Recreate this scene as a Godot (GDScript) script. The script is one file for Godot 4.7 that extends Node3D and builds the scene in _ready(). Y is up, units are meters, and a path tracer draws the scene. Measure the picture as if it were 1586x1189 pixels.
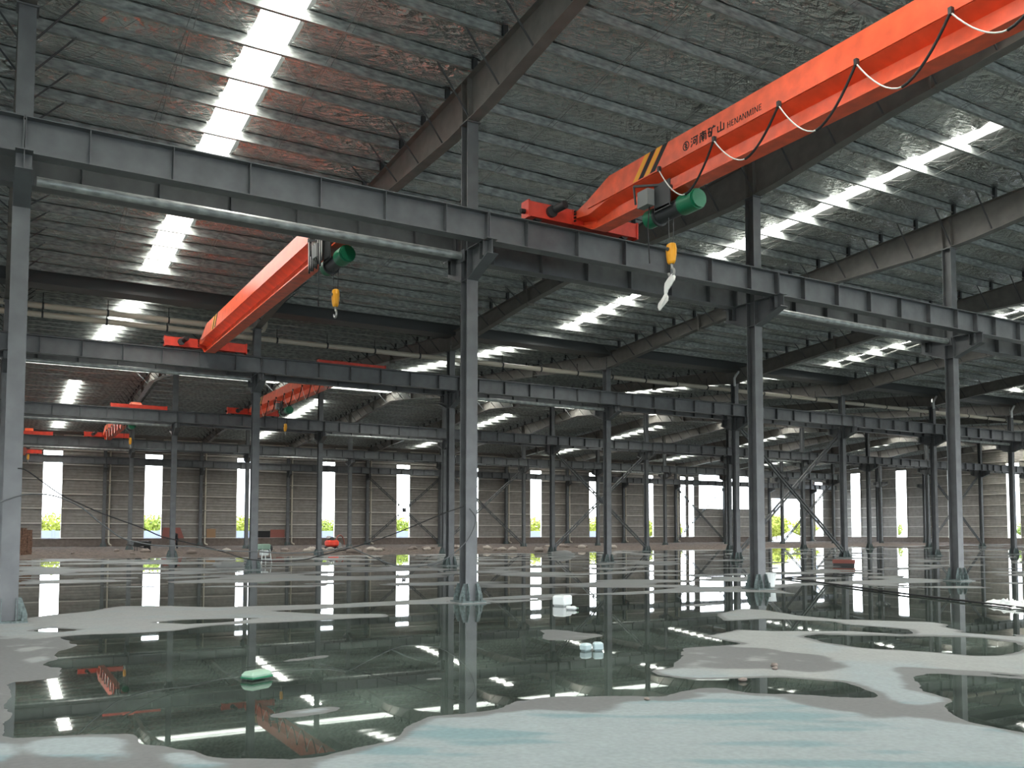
extends Node3D
# A steel crane hall with wet concrete floor. X runs along the crane runways, Z across the spans, Y up, metres.

const BAY := 8.0
const W := 17.013
const BEAM_TOP := 7.70
const X0 := -16.0
const X1 := 100.6
const SLOPE := 0.065
const VALLEY := -17.013
const RIDGE_A := 8.506
const RIDGE_B := -42.532
const BACK := -68.45
const FRONT := 34.2
const RAFTER_LOW := 9.61
const LIFT := 0.1
const PURLIN_H := 0.25
const PURLIN_STEP := 1.25

var counts := {}
var M := {}

# Outlines of dry (1), damp (0.4) and flooded (-1) patches of the slab, as x, z pairs in metres
const PATCHES := [
	[0.45, [-0.16, 8.68, 0.19, 8.82, 0.65, 9.01, 0.65, 9.32, 0.72, 9.43, 0.93, 9.73, 1.03, 10.02, 1.48, 10.32, 1.91, 10.20, 2.16, 10.13, 2.41, 9.73, 2.72, 9.46, 3.11, 9.57, 3.61, 9.33, 3.99, 9.35, 4.40, 9.54, 4.74, 9.74, 5.13, 9.71, 5.51, 9.63, 5.62, 9.77, 5.58, 10.05, 5.75, 10.18, 6.17, 10.53, 6.29, 10.70, 6.52, 10.69, 6.33, 11.06, 6.78, 11.22, 6.90, 11.72, 7.73, 12.75, 5.58, 13.58, -0.62, 9.99, -0.73, 8.46]],
	[0.45, [-1.25, 1.31, -0.12, 1.95, 0.25, 2.41, 0.55, 2.42, 0.68, 2.82, 0.74, 3.60, 0.50, 3.95, 0.35, 4.19, 0.45, 4.72, 0.28, 5.02, 0.44, 5.52, 0.42, 6.21, 0.17, 6.28, -0.05, 6.27, -0.07, 7.41, -0.05, 7.87, -0.12, 8.70, -0.16, 8.73, -0.73, 8.46]],
	[0.45, [7.11, 7.45, 7.74, 7.46, 8.09, 7.88, 8.07, 8.60, 8.10, 8.99, 7.60, 9.52, 7.04, 9.74, 6.66, 9.33, 6.09, 9.00, 5.86, 8.68, 6.38, 8.12]],
	[0.45, [6.60, 4.87, 6.95, 4.97, 7.06, 5.78, 6.97, 5.99, 6.45, 6.19, 6.01, 6.09, 6.16, 5.61]],
	[0.45, [2.29, 6.17, 2.85, 5.86, 3.30, 5.87, 3.10, 6.12, 2.58, 6.28]],
	[0.45, [3.28, 7.94, 3.71, 7.92, 3.55, 8.09, 3.29, 8.07]],
	[0.45, [1.63, 8.83, 1.94, 8.81, 2.31, 8.84, 2.13, 9.04, 1.85, 9.10, 1.58, 9.00]],
	[1, [10.64, 4.26, 11.78, 3.73, 11.89, 4.25, 11.63, 5.23, 11.66, 6.01, 11.98, 6.31, 12.30, 6.73, 12.56, 7.00, 12.48, 7.40, 12.14, 7.52, 11.81, 8.12, 12.10, 8.74, 13.13, 10.69, 9.15, 12.21, 8.62, 10.74, 8.52, 10.49, 8.26, 10.10, 8.03, 9.82, 7.83, 9.86, 7.26, 10.35, 6.90, 10.54, 6.87, 10.79, 6.84, 11.15, 6.70, 11.21, 6.51, 11.16, 6.37, 11.14, 6.33, 11.06, 6.43, 10.82, 6.55, 10.60, 6.70, 10.31, 6.77, 10.11, 6.57, 9.82, 6.42, 9.56, 6.08, 9.46, 5.71, 9.33, 5.54, 9.15, 5.50, 8.90, 5.59, 8.62, 5.77, 8.58, 5.92, 8.71, 6.18, 8.91, 6.56, 9.08, 6.72, 9.27, 6.88, 9.55, 7.17, 9.63, 7.58, 9.52, 7.98, 9.04, 8.03, 8.64, 7.89, 8.37, 7.97, 7.95, 7.72, 7.81, 7.70, 7.66, 7.82, 7.51, 8.07, 7.57, 8.04, 7.02, 8.22, 6.45, 8.27, 6.65, 9.04, 6.36, 9.94, 5.15]],
	[0.45, [9.20, 7.35, 9.75, 7.14, 10.16, 7.46, 10.65, 7.92, 11.04, 8.14, 11.37, 8.59, 11.33, 9.13, 10.83, 9.58, 10.12, 9.84, 9.65, 9.81, 9.39, 9.67, 9.38, 9.35, 9.19, 8.98, 8.93, 8.64, 8.86, 8.17, 9.03, 7.66]],
	[-1, [9.37, 7.36, 9.64, 7.34, 10.05, 7.66, 10.49, 8.04, 10.87, 8.26, 11.23, 8.67, 11.14, 9.18, 10.73, 9.53, 10.19, 9.75, 9.75, 9.75, 9.49, 9.60, 9.52, 9.30, 9.29, 8.91, 9.03, 8.56, 9.05, 8.06, 9.21, 7.61]],
	[-1, [9.79, 5.31, 10.69, 5.34, 10.93, 5.72, 11.31, 6.17, 11.08, 6.60, 11.19, 6.98, 11.34, 7.37, 11.25, 7.61, 10.98, 7.84, 10.72, 7.87, 10.62, 7.63, 10.43, 7.24, 9.95, 6.97, 9.46, 6.69, 9.18, 6.34, 9.23, 5.97]],
	[-1, [11.77, 8.05, 11.98, 8.58, 11.95, 8.83, 11.88, 8.87, 11.74, 8.54, 11.61, 8.10]],
	[0.45, [7.84, 9.81, 8.15, 10.04, 8.41, 10.43, 8.58, 10.76, 9.12, 12.22, 6.05, 13.40, 5.96, 12.26, 6.04, 12.00, 5.90, 11.75, 5.96, 11.55, 6.20, 11.32, 6.76, 11.21, 6.84, 11.15, 6.87, 10.79, 6.86, 10.56, 7.26, 10.35]],
	[-1, [7.65, 10.27, 7.99, 10.28, 8.23, 10.60, 8.39, 10.87, 8.97, 12.28, 6.40, 13.26, 6.16, 12.14, 6.14, 11.94, 6.22, 11.61, 6.49, 11.34, 6.84, 11.19, 7.00, 10.83, 7.32, 10.51]],
	[-1, [5.31, 8.88, 5.39, 9.32, 5.69, 9.53, 6.33, 9.64, 6.51, 9.88, 6.71, 10.16, 6.59, 10.40, 6.51, 10.62, 6.34, 10.66, 6.22, 10.49, 6.03, 10.23, 5.80, 10.14, 5.60, 9.95, 5.59, 9.63, 5.19, 9.64, 4.73, 9.66, 4.43, 9.49]],
	[1, [2.74, 9.64, 2.99, 9.81, 3.34, 9.79, 3.58, 9.78, 3.74, 10.10, 3.90, 10.25, 4.07, 10.12, 4.32, 9.90, 4.50, 9.94, 4.75, 10.05, 5.15, 10.01, 5.36, 9.96, 5.41, 10.06, 5.47, 10.23, 5.59, 10.34, 5.52, 10.68, 5.55, 10.98, 5.66, 11.18, 5.48, 11.19, 5.28, 11.21, 4.91, 11.23, 4.56, 11.24, 4.86, 11.27, 5.39, 11.35, 5.66, 11.37, 5.94, 11.56, 5.94, 11.77, 6.06, 11.99, 5.96, 12.26, 6.05, 13.40, 5.58, 13.58, 1.19, 11.03, 1.48, 10.56, 1.64, 10.45, 1.95, 10.32, 2.24, 10.07, 2.63, 9.71]],
	[1, [0.05, 8.87, 0.34, 9.01, 0.51, 9.13, 0.54, 9.41, 0.46, 9.56, 0.37, 9.60, 0.05, 9.45, 0.02, 9.11]],
	[1, [-0.31, 8.81, -0.09, 8.94, -0.11, 9.23, -0.11, 9.47, -0.30, 9.57]],
	[1, [0.71, 9.84, 0.89, 9.71, 0.98, 9.88, 0.91, 10.06, 0.93, 10.31, 0.78, 10.12]],
	[1, [1.79, 8.87, 2.06, 8.78, 2.22, 8.82, 2.14, 8.95, 1.94, 8.98, 1.78, 8.95]],
	[1, [1.99, 8.40, 2.14, 8.35, 2.09, 8.52, 1.97, 8.61]],
	[1, [0.07, 3.64, 0.25, 3.33, 0.29, 3.63, 0.13, 3.93]],
	[1, [0.08, 4.62, 0.24, 4.49, 0.18, 4.90]],
	[1, [0.24, 4.54, 0.37, 3.94, 0.54, 3.63, 0.46, 4.12, 0.37, 4.50, 0.22, 5.14, 0.19, 4.91]],
	[1, [-1.22, 1.74, -1.35, -0.15, -0.11, 0.02, 0.17, -0.63, 0.56, -1.04, 1.40, -1.68, 1.82, -2.55, 2.67, -2.07, 3.35, -1.36, 4.15, -1.23, 5.58, -0.95, 6.70, -1.05, 7.60, -1.13, 8.27, -1.59, 8.73, -0.90, 8.58, 0.01, 7.78, 0.29, 6.84, -0.06, 5.76, 0.00, 4.65, 0.00, 4.07, -0.02, 4.86, 1.13, 5.66, 1.44, 5.48, 2.01, 4.79, 1.99, 3.82, 2.03, 3.33, 1.98, 2.86, 1.92, 2.35, 2.15, 2.02, 2.46, 1.43, 2.48, 0.87, 2.34, 0.55, 2.42, 0.25, 2.41, -0.12, 1.95]],
	[-1, [1.95, 1.08, 2.39, 0.87, 3.06, 1.01, 3.54, 1.16, 2.94, 1.53, 2.37, 1.54]],
	[-1, [0.24, 1.44, 0.54, 1.13, 0.91, 1.63, 0.59, 1.82]],
	[1, [7.99, -0.71, 9.81, -1.17, 11.47, -1.18, 10.66, -0.25, 9.24, -0.20]],
	[1, [10.92, -0.77, 13.54, -1.05, 15.06, -1.62, 16.27, -1.25, 17.78, -1.36, 20.74, -1.48, 23.61, -1.47, 24.31, -0.67, 22.67, 0.33, 21.52, 0.04, 19.46, -0.43, 17.95, -0.62, 16.51, 0.06, 15.58, 1.61, 15.36, 0.75, 14.30, 0.15, 13.36, -0.12, 11.93, -0.20]],
	[1, [11.06, 2.67, 11.97, 2.48, 12.42, 2.73, 11.39, 3.02]],
	[1, [8.38, -0.30, 9.16, -0.05, 10.49, -0.13, 9.53, 0.35, 8.40, 0.47]],
]

class Shape:
	var v := PackedVector3Array()
	var n := PackedVector3Array()
	var c := PackedColorArray()
	var i := PackedInt32Array()

	func tri(a: Vector3, b: Vector3, d: Vector3) -> void:
		var nn := (b - a).cross(d - a).normalized()
		var k := v.size()
		v.append(a); v.append(b); v.append(d)
		n.append(nn); n.append(nn); n.append(nn)
		i.append(k); i.append(k + 2); i.append(k + 1)

	func quad(a: Vector3, b: Vector3, d: Vector3, e: Vector3) -> void:
		var nn := (b - a).cross(d - a)
		if nn.length() < 1e-9:
			nn = (d - a).cross(e - a)
		nn = nn.normalized()
		var k := v.size()
		v.append(a); v.append(b); v.append(d); v.append(e)
		n.append(nn); n.append(nn); n.append(nn); n.append(nn)
		for q in [0, 2, 1, 0, 3, 2]:
			i.append(k + q)

	func box(t: Transform3D, s: Vector3) -> Shape:
		var h := s * 0.5
		var p := []
		for z in [-1, 1]:
			for y in [-1, 1]:
				for x in [-1, 1]:
					p.append(t * Vector3(h.x * x, h.y * y, h.z * z))
		quad(p[4], p[5], p[7], p[6])
		quad(p[1], p[0], p[2], p[3])
		quad(p[5], p[1], p[3], p[7])
		quad(p[0], p[4], p[6], p[2])
		quad(p[6], p[7], p[3], p[2])
		quad(p[0], p[1], p[5], p[4])
		return self

	func at(p: Vector3, s: Vector3) -> Shape:
		return box(Transform3D(Basis(), p), s)

	func span(a: Vector3, b: Vector3) -> Shape:
		return at((a + b) * 0.5, (b - a).abs())

	func bar(a: Vector3, b: Vector3, w: float, h: float, up := Vector3.UP) -> Shape:
		var z := (b - a).normalized()
		if absf(z.dot(up)) > 0.99:
			up = Vector3.RIGHT
		var x := up.cross(z).normalized()
		return box(Transform3D(Basis(x, z.cross(x), z), (a + b) * 0.5), Vector3(w, h, (b - a).length()))

	func rings(rs: Array, caps := true) -> Shape:
		# rings of points, each counter-clockwise when seen from the last ring's side
		for k in rs.size() - 1:
			var a: PackedVector3Array = rs[k]
			var b: PackedVector3Array = rs[k + 1]
			for q in a.size():
				var r := (q + 1) % a.size()
				quad(a[q], a[r], b[r], b[q])
		if caps:
			for e in 2:
				var ring: PackedVector3Array = rs[0] if e == 0 else rs[rs.size() - 1]
				var flat := PackedVector2Array()
				var ax := (rs[rs.size() - 1][0] - rs[0][0] as Vector3)
				var o := ring[0]
				var u := (ring[1] - o).normalized()
				var nn := Vector3.ZERO
				for q in ring.size() - 2:
					nn += (ring[q + 1] - o).cross(ring[q + 2] - o)
				nn = nn.normalized()
				var w := nn.cross(u)
				for p in ring:
					flat.append(Vector2((p - o).dot(u), (p - o).dot(w)))
				var t := Geometry2D.triangulate_polygon(flat)
				for q in range(0, t.size(), 3):
					var a := ring[t[q]]
					var b := ring[t[q + 1]]
					var d := ring[t[q + 2]]
					var want := -nn if e == 0 else nn
					if (b - a).cross(d - a).dot(want) > 0:
						tri(a, b, d)
					else:
						tri(a, d, b)
		return self

	func prism(poly: PackedVector2Array, t: Transform3D, length: float) -> Shape:
		var a := PackedVector3Array()
		var b := PackedVector3Array()
		for p in poly:
			a.append(t * Vector3(p.x, p.y, 0))
			b.append(t * Vector3(p.x, p.y, length))
		return rings([a, b])

	func tube(pts: Array, r: float, seg := 8, caps := true) -> Shape:
		var k0 := v.size()
		var side := Vector3.ZERO
		for k in pts.size():
			var p: Vector3 = pts[k]
			var d: Vector3 = (pts[mini(k + 1, pts.size() - 1)] - pts[maxi(k - 1, 0)]).normalized()
			if side == Vector3.ZERO or absf(side.dot(d)) > 0.98:
				side = d.cross(Vector3.UP if absf(d.y) < 0.9 else Vector3.RIGHT).normalized()
			side = (side - d * side.dot(d)).normalized()
			var up := d.cross(side)
			for q in seg:
				var an := TAU * q / seg
				var o := side * cos(an) + up * sin(an)
				v.append(p + o * r)
				n.append(o)
		for k in pts.size() - 1:
			for q in seg:
				var a := k0 + k * seg + q
				var b := k0 + k * seg + (q + 1) % seg
				for x in [a, b + seg, b, a, a + seg, b + seg]:
					i.append(x)
		if caps:
			for e in [0, pts.size() - 1]:
				var d: Vector3 = (pts[1] - pts[0]).normalized() * -1.0 if e == 0 else (pts[-1] - pts[-2]).normalized()
				var k := v.size()
				for q in seg:
					v.append(v[k0 + e * seg + q])
					n.append(d)
				for q in range(1, seg - 1):
					i.append(k)
					i.append(k + (q if e == 0 else q + 1))
					i.append(k + (q + 1 if e == 0 else q))
		return self

	func rod(a: Vector3, b: Vector3, r: float, seg := 12) -> Shape:
		return tube([a, b], r, seg)

	func done(m: Material) -> ArrayMesh:
		var a := []
		a.resize(Mesh.ARRAY_MAX)
		a[Mesh.ARRAY_VERTEX] = v
		a[Mesh.ARRAY_NORMAL] = n
		a[Mesh.ARRAY_INDEX] = i
		if c.size() == v.size():
			a[Mesh.ARRAY_COLOR] = c
		var me := ArrayMesh.new()
		me.add_surface_from_arrays(Mesh.PRIMITIVE_TRIANGLES, a)
		me.surface_set_material(0, m)
		return me

# ------------------------------------------------------------ naming and placing

func numbered(parent: Node, called: String) -> String:
	var key := "%d/%s" % [parent.get_instance_id(), called]
	var k: int = counts.get(key, 0)
	counts[key] = k + 1
	return called if k == 0 else "%s_%03d" % [called, k]

func part(parent: Node3D, called: String, mesh: Mesh, at := Transform3D()) -> MeshInstance3D:
	var o := MeshInstance3D.new()
	o.name = numbered(parent, called)
	o.mesh = mesh
	o.transform = at
	o.cast_shadow = GeometryInstance3D.SHADOW_CASTING_SETTING_ON
	parent.add_child(o)
	return o

func base(called: String, at := Vector3.ZERO, turn := 0.0) -> Node3D:
	var o := Node3D.new()
	o.name = numbered(self, called)
	o.position = at
	o.rotation.y = turn
	add_child(o)
	return o

func group_node(parent: Node3D, called: String) -> Node3D:
	var o := Node3D.new()
	o.name = numbered(parent, called)
	parent.add_child(o)
	return o

func tag(o: Node, label: String, category: String, group := "") -> Node:
	o.set_meta("label", label)
	o.set_meta("category", category)
	if group:
		o.set_meta("group", group)
	return o

func kind(o: Node, what: String, label := "") -> Node:
	o.set_meta("kind", what)
	if label:
		o.set_meta("label", label)
	return o

func copy(proto: Node3D, called: String, at: Vector3, turn := 0.0) -> Node3D:
	var o: Node3D = proto.duplicate()
	o.name = numbered(self, called)
	add_child(o)
	o.position = at
	o.rotation.y = turn
	return o

func loose(called: String) -> Node3D:
	var o := Node3D.new()
	o.name = called
	return o

func roof(z: float) -> float:
	# height of the rafters' upper flange
	if z >= VALLEY:
		return RAFTER_LOW + SLOPE * (minf(z, 2 * RIDGE_A - z) - VALLEY)
	return RAFTER_LOW + SLOPE * (minf(VALLEY - z, z - (2 * RIDGE_B - VALLEY)))

# ------------------------------------------------------------ materials

func noise(freq: float, octaves := 4, rng := 1, type := FastNoiseLite.TYPE_SIMPLEX_SMOOTH) -> FastNoiseLite:
	var f := FastNoiseLite.new()
	f.noise_type = type
	f.frequency = freq
	f.seed = rng
	f.fractal_octaves = octaves
	return f

func mottle(lo: float, hi: float, freq: float, rng: int, octaves := 5) -> ImageTexture:
	var im := noise(freq, octaves, rng).get_seamless_image(512, 512)
	im.convert(Image.FORMAT_RGB8)
	for y in 512:
		for x in 512:
			var k := lerpf(lo, hi, im.get_pixel(x, y).r)
			im.set_pixel(x, y, Color(k, k, k))
	return ImageTexture.create_from_image(im)

func bumps(freq: float, rng: int, strength: float, octaves := 4, ridged := false) -> ImageTexture:
	var f := noise(freq, octaves, rng)
	if ridged:
		f.fractal_type = FastNoiseLite.FRACTAL_RIDGED
	var im := f.get_seamless_image(512, 512)
	im.convert(Image.FORMAT_RGB8)
	im.bump_map_to_normal_map(strength)
	return ImageTexture.create_from_image(im)

func mat(called: String, col: Color, rough: float, metal := 0.0, tex: Texture2D = null, scale := Vector3.ONE) -> StandardMaterial3D:
	var m := StandardMaterial3D.new()
	m.resource_name = called
	m.albedo_color = col
	m.roughness = rough
	m.metallic = metal
	if tex:
		m.albedo_texture = tex
		m.uv1_triplanar = true
		m.uv1_world_triplanar = true
		m.uv1_scale = scale
	M[called] = m
	return m

func materials() -> void:
	var soft := mottle(0.82, 1.0, 0.012, 3)
	var hard := mottle(0.6, 1.0, 0.02, 7, 6)
	mat("steel", Color(0.395, 0.405, 0.408), 0.42, 0.0, soft, Vector3.ONE * 0.35)
	mat("rafter_steel", Color(0.46, 0.448, 0.425), 0.45, 0.0, soft, Vector3.ONE * 0.35)
	mat("base_steel", Color(0.45, 0.51, 0.5), 0.6, 0.0, hard, Vector3.ONE * 1.2)
	mat("dark_steel", Color(0.2, 0.21, 0.21), 0.5)
	mat("galvanised", Color(0.78, 0.8, 0.78), 0.42, 0.35, hard, Vector3(0.3, 1.0, 1.0))
	var foil := mat("foil", Color(0.92, 0.93, 0.915), 0.25, 0.85, soft, Vector3(0.14, 0.35, 0.5))
	foil.normal_enabled = true
	foil.normal_texture = bumps(0.018, 11, 13.0, 4, true)
	foil.normal_scale = 1.0
	mat("sheet", Color(0.56, 0.57, 0.56), 0.6)
	mat("cladding", Color(0.6, 0.58, 0.55), 0.45, 0.0, soft, Vector3.ONE * 0.25)
	mat("girt", Color(0.84, 0.82, 0.78), 0.5, 0.15)
	mat("dado", Color(0.5, 0.455, 0.42), 0.85, 0.0, soft, Vector3.ONE * 0.4)
	mat("orange", Color(1.0, 0.4, 0.235), 0.38, 0.0, soft, Vector3.ONE * 0.4)
	mat("red", Color(0.95, 0.29, 0.2), 0.42, 0.0, soft, Vector3.ONE * 0.4)
	mat("green", Color(0.05, 0.42, 0.28), 0.4)
	mat("yellow", Color(0.93, 0.64, 0.06), 0.4)
	mat("black", Color(0.06, 0.06, 0.06), 0.6)
	mat("cable", Color(0.1, 0.1, 0.1), 0.7)
	mat("wire", Color(0.6, 0.6, 0.58), 0.45, 0.6)
	mat("pipe", Color(0.78, 0.75, 0.68), 0.45)
	mat("white", Color(0.85, 0.87, 0.86), 0.6)
	mat("grey", Color(0.5, 0.51, 0.5), 0.6)
	mat("cloth", Color(0.86, 0.86, 0.83), 0.9)
	var slab := mat("concrete", Color.WHITE, 0.62, 0.0, mottle(0.88, 1.0, 0.06, 21, 5), Vector3.ONE * 0.5)
	slab.vertex_color_use_as_albedo = true
	var dirt := mat("dirt", Color(0.43, 0.37, 0.325), 0.95, 0.0, hard, Vector3.ONE * 0.22)
	dirt.normal_enabled = true
	dirt.normal_texture = bumps(0.04, 5, 8.0)
	var water := mat("water", Color(0.37, 0.42, 0.385), 0.015, 0.0, mottle(0.45, 1.0, 0.01, 33, 4), Vector3.ONE * 0.12)
	water.metallic_specular = 0.5
	var glow := mat("skylight_sheet", Color(0.9, 0.92, 0.92), 0.5)
	glow.emission_enabled = true
	glow.emission = Color(1.0, 0.99, 0.965)
	glow.emission_energy_multiplier = SKYLIGHT_GLOW
	mat("yard", Color(0.72, 0.71, 0.68), 0.95, 0.0, hard, Vector3.ONE * 0.08)
	mat("fence", Color(0.44, 0.455, 0.51), 0.8)
	mat("bark", Color(0.35, 0.27, 0.2), 0.9)
	for k in 3:
		var leaf := mat("leaf%d" % k, [Color(0.42, 0.45, 0.13), Color(0.48, 0.49, 0.15), Color(0.38, 0.43, 0.14)][k], 0.8)
		leaf.backlight_enabled = true
		leaf.backlight = Color(0.25, 0.3, 0.06)
	mat("brace_steel", Color(0.3, 0.31, 0.31), 0.5)
	mat("rubble", Color(0.6, 0.57, 0.53), 0.95)
	mat("plaster", Color(0.82, 0.78, 0.74), 0.9)
	mat("far_window", Color(0.68, 0.7, 0.73), 0.5)
	mat("brick", Color(0.55, 0.42, 0.34), 0.9, 0.0, hard, Vector3.ONE * 0.8)
	mat("skin", Color(0.6, 0.42, 0.33), 0.7)
	mat("dark_cloth", Color(0.1, 0.1, 0.11), 0.9)
	mat("board_red", Color(0.56, 0.34, 0.3), 0.7)
	mat("pale_green", Color(0.53, 0.64, 0.56), 0.5)
	mat("pale_plastic", Color(0.62, 0.69, 0.69), 0.4)
	mat("ply", Color(0.62, 0.5, 0.38), 0.8)

# ------------------------------------------------------------ light

const SKYLIGHT_GLOW := 4.0
const SKYLIGHT_POWER := 6.0
const SKY_ENERGY := 3.2
const EXPOSURE := 1.0

func camera_and_sky() -> void:
	var cam := Camera3D.new()
	cam.name = "camera"
	add_child(cam)
	var f := 1375.3
	cam.near = 0.1
	cam.far = 900.0
	cam.projection = Camera3D.PROJECTION_FRUSTUM
	cam.size = 1189.0 / f * cam.near
	cam.frustum_offset = Vector2(0.0, (745.9 - 594.5) / f * cam.near)
	cam.position = Vector3(-0.2458, 1.4229, 15.8568)
	cam.rotation = Vector3(0.0555, -0.5285, 0.0012)
	cam.current = true
	var we := WorldEnvironment.new()
	we.name = "environment"
	var e := Environment.new()
	var sky := Sky.new()
	var sm := ProceduralSkyMaterial.new()
	sm.sky_top_color = Color(0.86, 0.93, 1.0)
	sm.sky_horizon_color = Color(0.97, 0.985, 1.0)
	sm.ground_horizon_color = Color(0.9, 0.9, 0.88)
	sm.ground_bottom_color = Color(0.6, 0.6, 0.58)
	sm.sky_energy_multiplier = SKY_ENERGY
	sm.ground_energy_multiplier = 1.2
	sky.sky_material = sm
	e.sky = sky
	e.background_mode = Environment.BG_SKY
	e.tonemap_mode = Environment.TONE_MAPPER_LINEAR
	e.tonemap_exposure = EXPOSURE
	e.sdfgi_enabled = true
	e.ssao_enabled = true
	e.ssil_enabled = true
	we.environment = e
	add_child(we)

func area_light(called: String, t: Transform3D, size: Vector2, power: float) -> void:
	var l := AreaLight3D.new()
	l.name = numbered(self, called)
	l.area_size = size
	l.area_normalize_energy = false
	l.light_energy = power
	l.light_color = Color(1.0, 0.995, 0.975)
	l.shadow_enabled = true
	l.set("area_range", 120.0)
	l.transform = t
	add_child(l)

# ------------------------------------------------------------ profiles

func i_profile(b: float, h: float, tf: float, tw: float) -> PackedVector2Array:
	var x := b / 2
	var y := h / 2
	var w := tw / 2
	return PackedVector2Array([Vector2(-x, -y), Vector2(x, -y), Vector2(x, -y + tf), Vector2(w, -y + tf), Vector2(w, y - tf), Vector2(x, y - tf), Vector2(x, y), Vector2(-x, y), Vector2(-x, y - tf), Vector2(-w, y - tf), Vector2(-w, -y + tf), Vector2(-x, -y + tf)])

func along_x(at := Vector3.ZERO) -> Transform3D:
	return Transform3D(Basis(Vector3(0, 0, -1), Vector3.UP, Vector3(1, 0, 0)), at)

func along_y(at := Vector3.ZERO) -> Transform3D:
	return Transform3D(Basis(Vector3(1, 0, 0), Vector3(0, 0, -1), Vector3.UP), at)

# ------------------------------------------------------------ roof

const STRIPS := [-12.4, 3.73, 20.2, 36.5, 52.7, 68.9, 85.1]
const STRIP_W := 0.82
const STRIP_S0 := 1.538
const STRIP_S1 := 20.705
const PURLIN_S := 0.913
const SLOPE_LEN := 25.519
const RIDGE_GAP := 0.78

func slope_z(k: int, s: float) -> float:
	return [VALLEY + s, VALLEY - s, 2 * RIDGE_B - VALLEY + s, 2 * RIDGE_A - VALLEY - s][k]

func foil_piece(k: int, xa: float, xb: float, sa: float, sb: float, dx: float, ds_steps: int, big: FastNoiseLite, fine: FastNoiseLite) -> Shape:
	var sh := Shape.new()
	var nx := maxi(1, int(ceil((xb - xa) / dx)))
	var ss := PackedFloat32Array([sa])
	var step := PURLIN_STEP / ds_steps
	var t: float = PURLIN_S + ceil((sa - PURLIN_S + 0.01) / step) * step
	while t < sb - 0.01:
		ss.append(t)
		t += step
	ss.append(sb)
	var flip := k == 1 or k == 3
	var hs := PackedFloat32Array()
	for s in ss:
		var u := fposmod(s - PURLIN_S, PURLIN_STEP) / PURLIN_STEP
		var bow := 1.0 - pow(absf(2.0 * u - 1.0), 2.8)
		var z := slope_z(k, s)
		for q in nx + 1:
			var x := lerpf(xa, xb, float(q) / nx)
			var h := -bow * (0.11 + 0.06 * big.get_noise_2d(x, z * 2.0)) + (0.25 + bow) * 0.045 * fine.get_noise_2d(x * 0.55 + z * 0.4, z * 2.2)
			hs.append(roof(z) + LIFT + PURLIN_H + 0.02 + h)
	for a in ss.size():
		var z := slope_z(k, ss[a])
		for q in nx + 1:
			var j := a * (nx + 1) + q
			sh.v.append(Vector3(lerpf(xa, xb, float(q) / nx), hs[j], z))
			var j1 := j - (1 if q > 0 else 0)
			var j2 := j + (1 if q < nx else 0)
			var k1 := j - (nx + 1 if a > 0 else 0)
			var k2 := j + (nx + 1 if a < ss.size() - 1 else 0)
			var gx := (hs[j2] - hs[j1]) / maxf(1e-4, (j2 - j1) * (xb - xa) / nx)
			var z1 := slope_z(k, ss[maxi(a - 1, 0)])
			var z2 := slope_z(k, ss[mini(a + 1, ss.size() - 1)])
			var gz := (hs[k2] - hs[k1]) / (z2 - z1)
			sh.n.append(Vector3(gx, -1, gz).normalized())
	for a in ss.size() - 1:
		for q in nx:
			var j := a * (nx + 1) + q
			var o := [j, j + nx + 1, j + 1, j + 1, j + nx + 1, j + nx + 2]
			if flip:
				o = [j, j + 1, j + nx + 1, j + 1, j + nx + 2, j + nx + 1]
			for x in o:
				sh.i.append(x)
	return sh

func tilted(k: int, x: float, s: float, up: float) -> Transform3D:
	# a frame on slope k: x along the hall, y away from the floor, z up the slope
	var z := slope_z(k, s)
	var d := Vector3(0, SLOPE, signf(slope_z(k, 1.0) - slope_z(k, 0.0))).normalized()
	var xx := Vector3(signf(d.z), 0, 0)
	var n := d.cross(xx)
	return Transform3D(Basis(xx, n, d), Vector3(x, roof(z), z) + n * up)

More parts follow.
